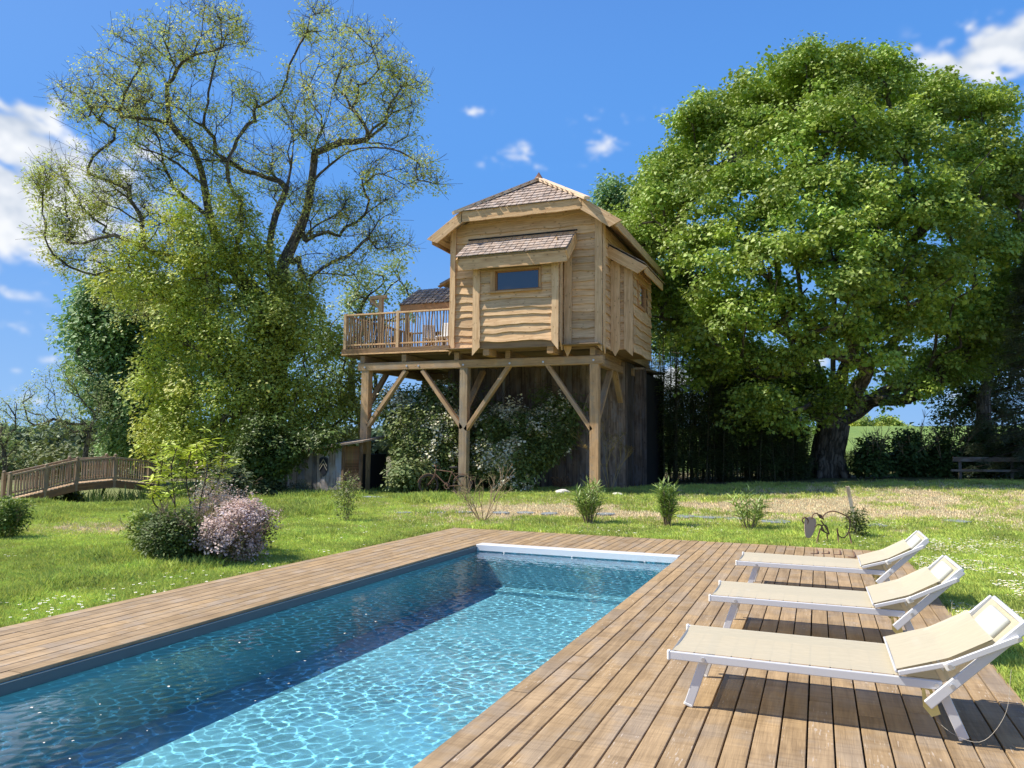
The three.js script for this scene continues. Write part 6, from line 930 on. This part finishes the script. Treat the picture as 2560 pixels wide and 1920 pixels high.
// more trees: right edge, behind the roof, and far off
leafy('dark_tree', 'dark spreading tree in the shade beside the great linden at the right edge', 'tree', 32, [2118, 1010], [[2090, 760, 80, 60, 2], [2160, 800, 80, 60, 1], [2080, 850, 60, 40, 1], [2140, 880, 60, 40, 1], [2200, 730, 70, 60, 2], [2060, 900, 30, 30]], { seed: 401, trunk: 0.28, geos: G.mid, mat: LM.deep, density: 10, per: 3, puff: 0.5, fork: [2125, 890], wood: 2 });
{ // drooping conifer
  const t = thing('conifer', 'grey-green conifer with drooping boughs at the right edge', 'tree', null), r = rng(411), D = 27, foot = atD(2260 * DP, 1040 * DP, D); foot.y = ground(foot.x, foot.z) - 0.1; const list = [], pl = [];
  part('trunk', paint(rod(foot, foot.clone().add(V(0, 8.2, 0)), 0.22, 0.04, 10), [0.8, 0.7, 0.6]), M.bark, t);
  for (let i = 0; i < 120; i++) { const u = 0.1 + 0.9 * i / 119, a = i * 2.4, L = (1 - u) * 2.5 + 0.45, p = foot.clone().add(V(0, 8.2 * u, 0)), e = p.clone().add(V(Math.cos(a) * L, -0.28 * L + 0.1, Math.sin(a) * L)); list.push(rod(p, e, 0.025, 0.006, 4)); for (let k = 0; k < 15; k++) pl.push([p.clone().lerp(e, 0.2 + 0.8 * r()).add(V((r() - 0.5) * 0.4, -r() * 0.25, (r() - 0.5) * 0.4)), 0.9 + 0.6 * r(), 0.8 + 0.4 * r()]); }
  part('bough', paint(merge(list), [0.7, 0.6, 0.5]), M.bark, t).userData.kind = 'stuff'; leaves('crown', t, [lance(412, 22, 0.2, 0.17, 0.009, { lift: -0.2 }), lance(413, 20, 0.2, 0.16, 0.009, { lift: 0.1 })], leafMat(0.13, 0.165, 0.10, 0.25), pl, 414, 0.35, 0);
}
leafy('roof_tree', 'bluish green tree showing just behind the right slope of the treehouse roof', 'tree', 40, [1330, 1010], [[1330, 420, 36, 40], [1310, 440, 26, 26], [1345, 470, 50, 50], [1380, 520, 60, 60], [1360, 620, 60, 80], [1420, 700, 60, 80]], { seed: 421, trunk: 0.22, geos: G.mid, mat: LM.blue, density: 9, per: 3, puff: 0.5, fork: [1350, 700], scale: 1.4, wood: 3, step: 1 });
const farTree = (label, x, y, D, w, h, mat, seed, group) => { const p = atD(x * DP, y * DP, D); p.y = ground(p.x, p.z); const t = thing('far_tree', label, 'tree', null, group), r = rng(seed); part('trunk', paint(rod(p.clone().add(V(0, -0.5, 0)), p.clone().add(V(0, h * 0.6, 0)), w * 0.08, w * 0.04, 6), [0.9, 0.9, 0.8]), M.bark, t); const pl = volume(r, p.clone().add(V(0, h * 0.15, 0)), w, h * 0.85, w, 130, 0.5); leaves('crown', t, [sprig(431, 16, w * 0.3, w * 0.17, { aspect: 0.9 })], mat, pl, seed, 0.35); };
for (const [i, [x, w, h]] of [[1846, 3.2, 6], [1868, 4, 7], [1895, 3.2, 5.4], [1912, 4.2, 7.4], [1932, 4, 6.6], [1950, 2.8, 5.4], [1966, 2, 4]].entries()) farTree(['leftmost distant tree on the field crest, close to the thick trunk', 'second distant tree from the thick trunk on the field crest', 'third distant tree from the thick trunk on the field crest', 'fourth and tallest distant tree on the field crest', 'fifth distant tree from the thick trunk on the field crest', 'sixth distant tree from the thick trunk on the field crest', 'rightmost and smallest distant tree on the field crest'][i], x, 925, 300, w, h, i % 2 ? LM.fresh : LM.yellow, 440 + i, 'distant trees on the field crest');
{ // wood at the far side of the fields on the left
  const r = rng(451), pl = []; for (let i = 0; i < 620; i++) { const D = 190 + 60 * r(), p = atD((-120 + 1000 * r()) * DP, 950 * DP, D), h = 3 + 4 * vn(p.x * 0.05, 2, 4); p.y = ground(p.x, p.z); for (let k = 0; k < 4; k++) pl.push([p.clone().add(V((r() - 0.5) * 6, h * (0.15 + 0.85 * r()), (r() - 0.5) * 6)), 1, 0.7 + 0.5 * r()]); }
  const t = thing('distant_wood', 'distant belt of trees beyond the fields on the left', 'wood', null); t.userData.kind = 'stuff'; leaves('canopy', t, [sprig(452, 14, 2, 1.6, { aspect: 0.9 })], leafMat(0.20, 0.27, 0.15, 0.35), pl, 453, 0.4, 0);  // distance haze is painted in: leaf colour made lighter and bluer
  const hedge = []; for (let i = 0; i < 420; i++) { const D = 44 + 10 * r(), p = atD((-60 + 700 * r()) * DP, 1000 * DP, D); p.y = ground(p.x, p.z) + 0.2 + r() * 1.3; hedge.push([p, 1.2, 0.8 + 0.5 * r()]); }
  const h = thing('field_hedge', 'low rough hedge along the field behind the footbridge', 'hedge', null); h.userData.kind = 'stuff'; leaves('foliage', h, [sprig(454, 26, 0.7, 0.3)], leafMat(0.15, 0.19, 0.05, 0.35), hedge, 455, 0.5, 0);
  const scrub = []; for (let i = 0; i < 300; i++) { const x = 1720 + 380 * r(), D = 34 + 5 * r(), p = atD(x * DP, 1010 * DP, D); p.y = ground(p.x, p.z) + r() * 0.55; scrub.push([p, 1, 0.8 + 0.5 * r()]); }
  const sc = thing('tall_grass', 'rough tall grass along the field edge behind the thick trunk', 'grass', null); sc.userData.kind = 'stuff'; leaves('blades', sc, [lance(456, 14, 0.05, 0.6, 0.02, { lift: 1.1 })], leafMat(0.19, 0.25, 0.08), scrub, 457, 0.4, 0);
}
// ---------- grass, straw and daisies ----------
{
  const r = rng(500), blade = (seed, n, R, h, w) => { const q = rng(seed), P = [], I = []; for (let i = 0; i < n; i++) { const a = q() * 6.283, o = Math.sqrt(q()) * R, b = V(Math.cos(q() * 6.283) * o, 0, Math.sin(q() * 6.283) * o), hh = h * (0.5 + q() * 0.8), le = hh * (0.2 + 0.7 * q()), d = V(Math.cos(a), 0, Math.sin(a)), s = V(-d.z, 0, d.x), k = P.length / 3; for (const v of [b.clone().addScaledVector(s, w), b.clone().addScaledVector(s, -w), b.clone().addScaledVector(d, le * 0.3).addScaledVector(s, w * 0.8).add(V(0, hh * 0.6, 0)), b.clone().addScaledVector(d, le).add(V(0, hh, 0))]) P.push(v.x, v.y, v.z); I.push(k, k + 1, k + 2, k + 1, k + 3, k + 2); } const g = new THREE.BufferGeometry(); g.setAttribute('position', new THREE.Float32BufferAttribute(P, 3)); g.setIndex(I); g.computeVertexNormals(); return g; };
  const sets = { grass: [], straw: [], daisy: [] };
  const cover = (n, near, far, x0, x1) => { for (let i = 0; i < n; i++) {
    const D = near * Math.pow(far / near, r()), X = lerp(x0, x1, r()) * D, x = fwd.x * D + side.x * X, z = fwd.z * D + side.z * X;
    if (inDeck(x, z, -0.03)) continue;
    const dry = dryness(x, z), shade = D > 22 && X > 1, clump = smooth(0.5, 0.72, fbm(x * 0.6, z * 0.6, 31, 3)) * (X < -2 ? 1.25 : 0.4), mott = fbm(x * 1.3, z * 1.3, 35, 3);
    const size = (0.7 + 0.035 * D) * (0.8 + 0.5 * r());
    if (r() < dry * 1.1) { if (r() < 0.5) sets.straw.push([V(x, ground(x, z), z), size, 0.7 + 0.6 * r()]); continue; }
    if (shade && r() < 0.55) continue;  // fewer tufts over the soil that paints in the linden shadow
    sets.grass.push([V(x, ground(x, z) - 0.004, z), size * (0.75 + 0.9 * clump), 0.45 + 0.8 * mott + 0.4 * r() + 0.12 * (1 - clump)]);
  } };
  cover(92000, 3.4, 13, -1.0, 1.05); cover(80000, 11, 27, -0.95, 1.0);
  const daisies = (n, px0, py0, px1, py1, thr) => { for (let i = 0; i < n; i++) { const p = gd(lerp(px0, px1, r()), lerp(py0, py1, r())); if (inDeck(p.x, p.z, -0.05) || fbm(p.x * 1.1, p.z * 1.1, 61, 3) < thr) continue; p.y += 0.035 + 0.03 * r(); sets.daisy.push([p, 0.8 + 0.5 * r(), 1]); } };
  daisies(4200, 1960, 1165, 2230, 1370, 0.42); daisies(500, 1750, 1120, 2212, 1190, 0.5); daisies(420, 1000, 1130, 1560, 1170, 0.5); daisies(380, 0, 1200, 620, 1350, 0.55); daisies(350, 560, 1120, 1000, 1200, 0.52); daisies(160, 2080, 1330, 2230, 1420, 0.5);
  const inst = (name, geo, mat, list, seed, spread, label, cat) => { const q = rng(seed), im = new THREE.InstancedMesh(geo, mat, list.length), m = new THREE.Matrix4(), qt = new THREE.Quaternion(), s = V(1, 1, 1), c = new THREE.Color(), e = new THREE.Euler(); im.name = name; list.forEach(([p, k, b], i) => { qt.setFromEuler(e.set((q() - 0.5) * 0.3, q() * 6.283, (q() - 0.5) * 0.3)); im.setMatrixAt(i, m.compose(p, qt, s.setScalar(k))); const kk = b * (1 - spread / 2 + spread * q()), w = (q() - 0.5) * spread * 0.6; im.setColorAt(i, c.setRGB(kk * (1 + w), kk, kk)); }); im.castShadow = im.receiveShadow = true; scene.add(im); return tag(im, label, cat, null, 'stuff'); };
  const gm = (a, b, c, t) => phys({ color: rgb(a, b, c), roughness: 0.7, transmission: t, thickness: 0, side: THREE.DoubleSide, specularIntensity: 0.4 });
  inst('grass', blade(501, 17, 0.085, 0.062, 0.0036), gm(0.46, 0.54, 0.125, 0.45), sets.grass, 502, 0.4, 'short green meadow grass of the garden lawn', 'grass');
  inst('straw', blade(503, 12, 0.10, 0.035, 0.003), gm(0.78, 0.67, 0.42, 0.2), sets.straw, 504, 0.4, 'dry mown straw lying in bands on the lawn', 'straw');
  const pet = []; for (let i = 0; i < 8; i++) { const a = i / 8 * 6.283; pet.push(new THREE.CircleGeometry(0.0065, 5).rotateX(-Math.PI / 2).scale(1, 1, 0.6).translate(0.0085, 0.001, 0).rotateY(a)); }
  const fg = merge([...pet.map((g) => paint(g, [0.82, 0.82, 0.80])), paint(new THREE.SphereGeometry(0.0045, 6, 4).scale(1, 0.5, 1).translate(0, 0.002, 0), [0.75, 0.5, 0.03])]).scale(1.1, 1.1, 1.1);
  inst('daisies', fg, std({ vertexColors: true, roughness: 0.8, side: THREE.DoubleSide }), sets.daisy, 505, 0.1, 'white daisies scattered through the lawn', 'daisies');
}
renderer.render(scene, camera);
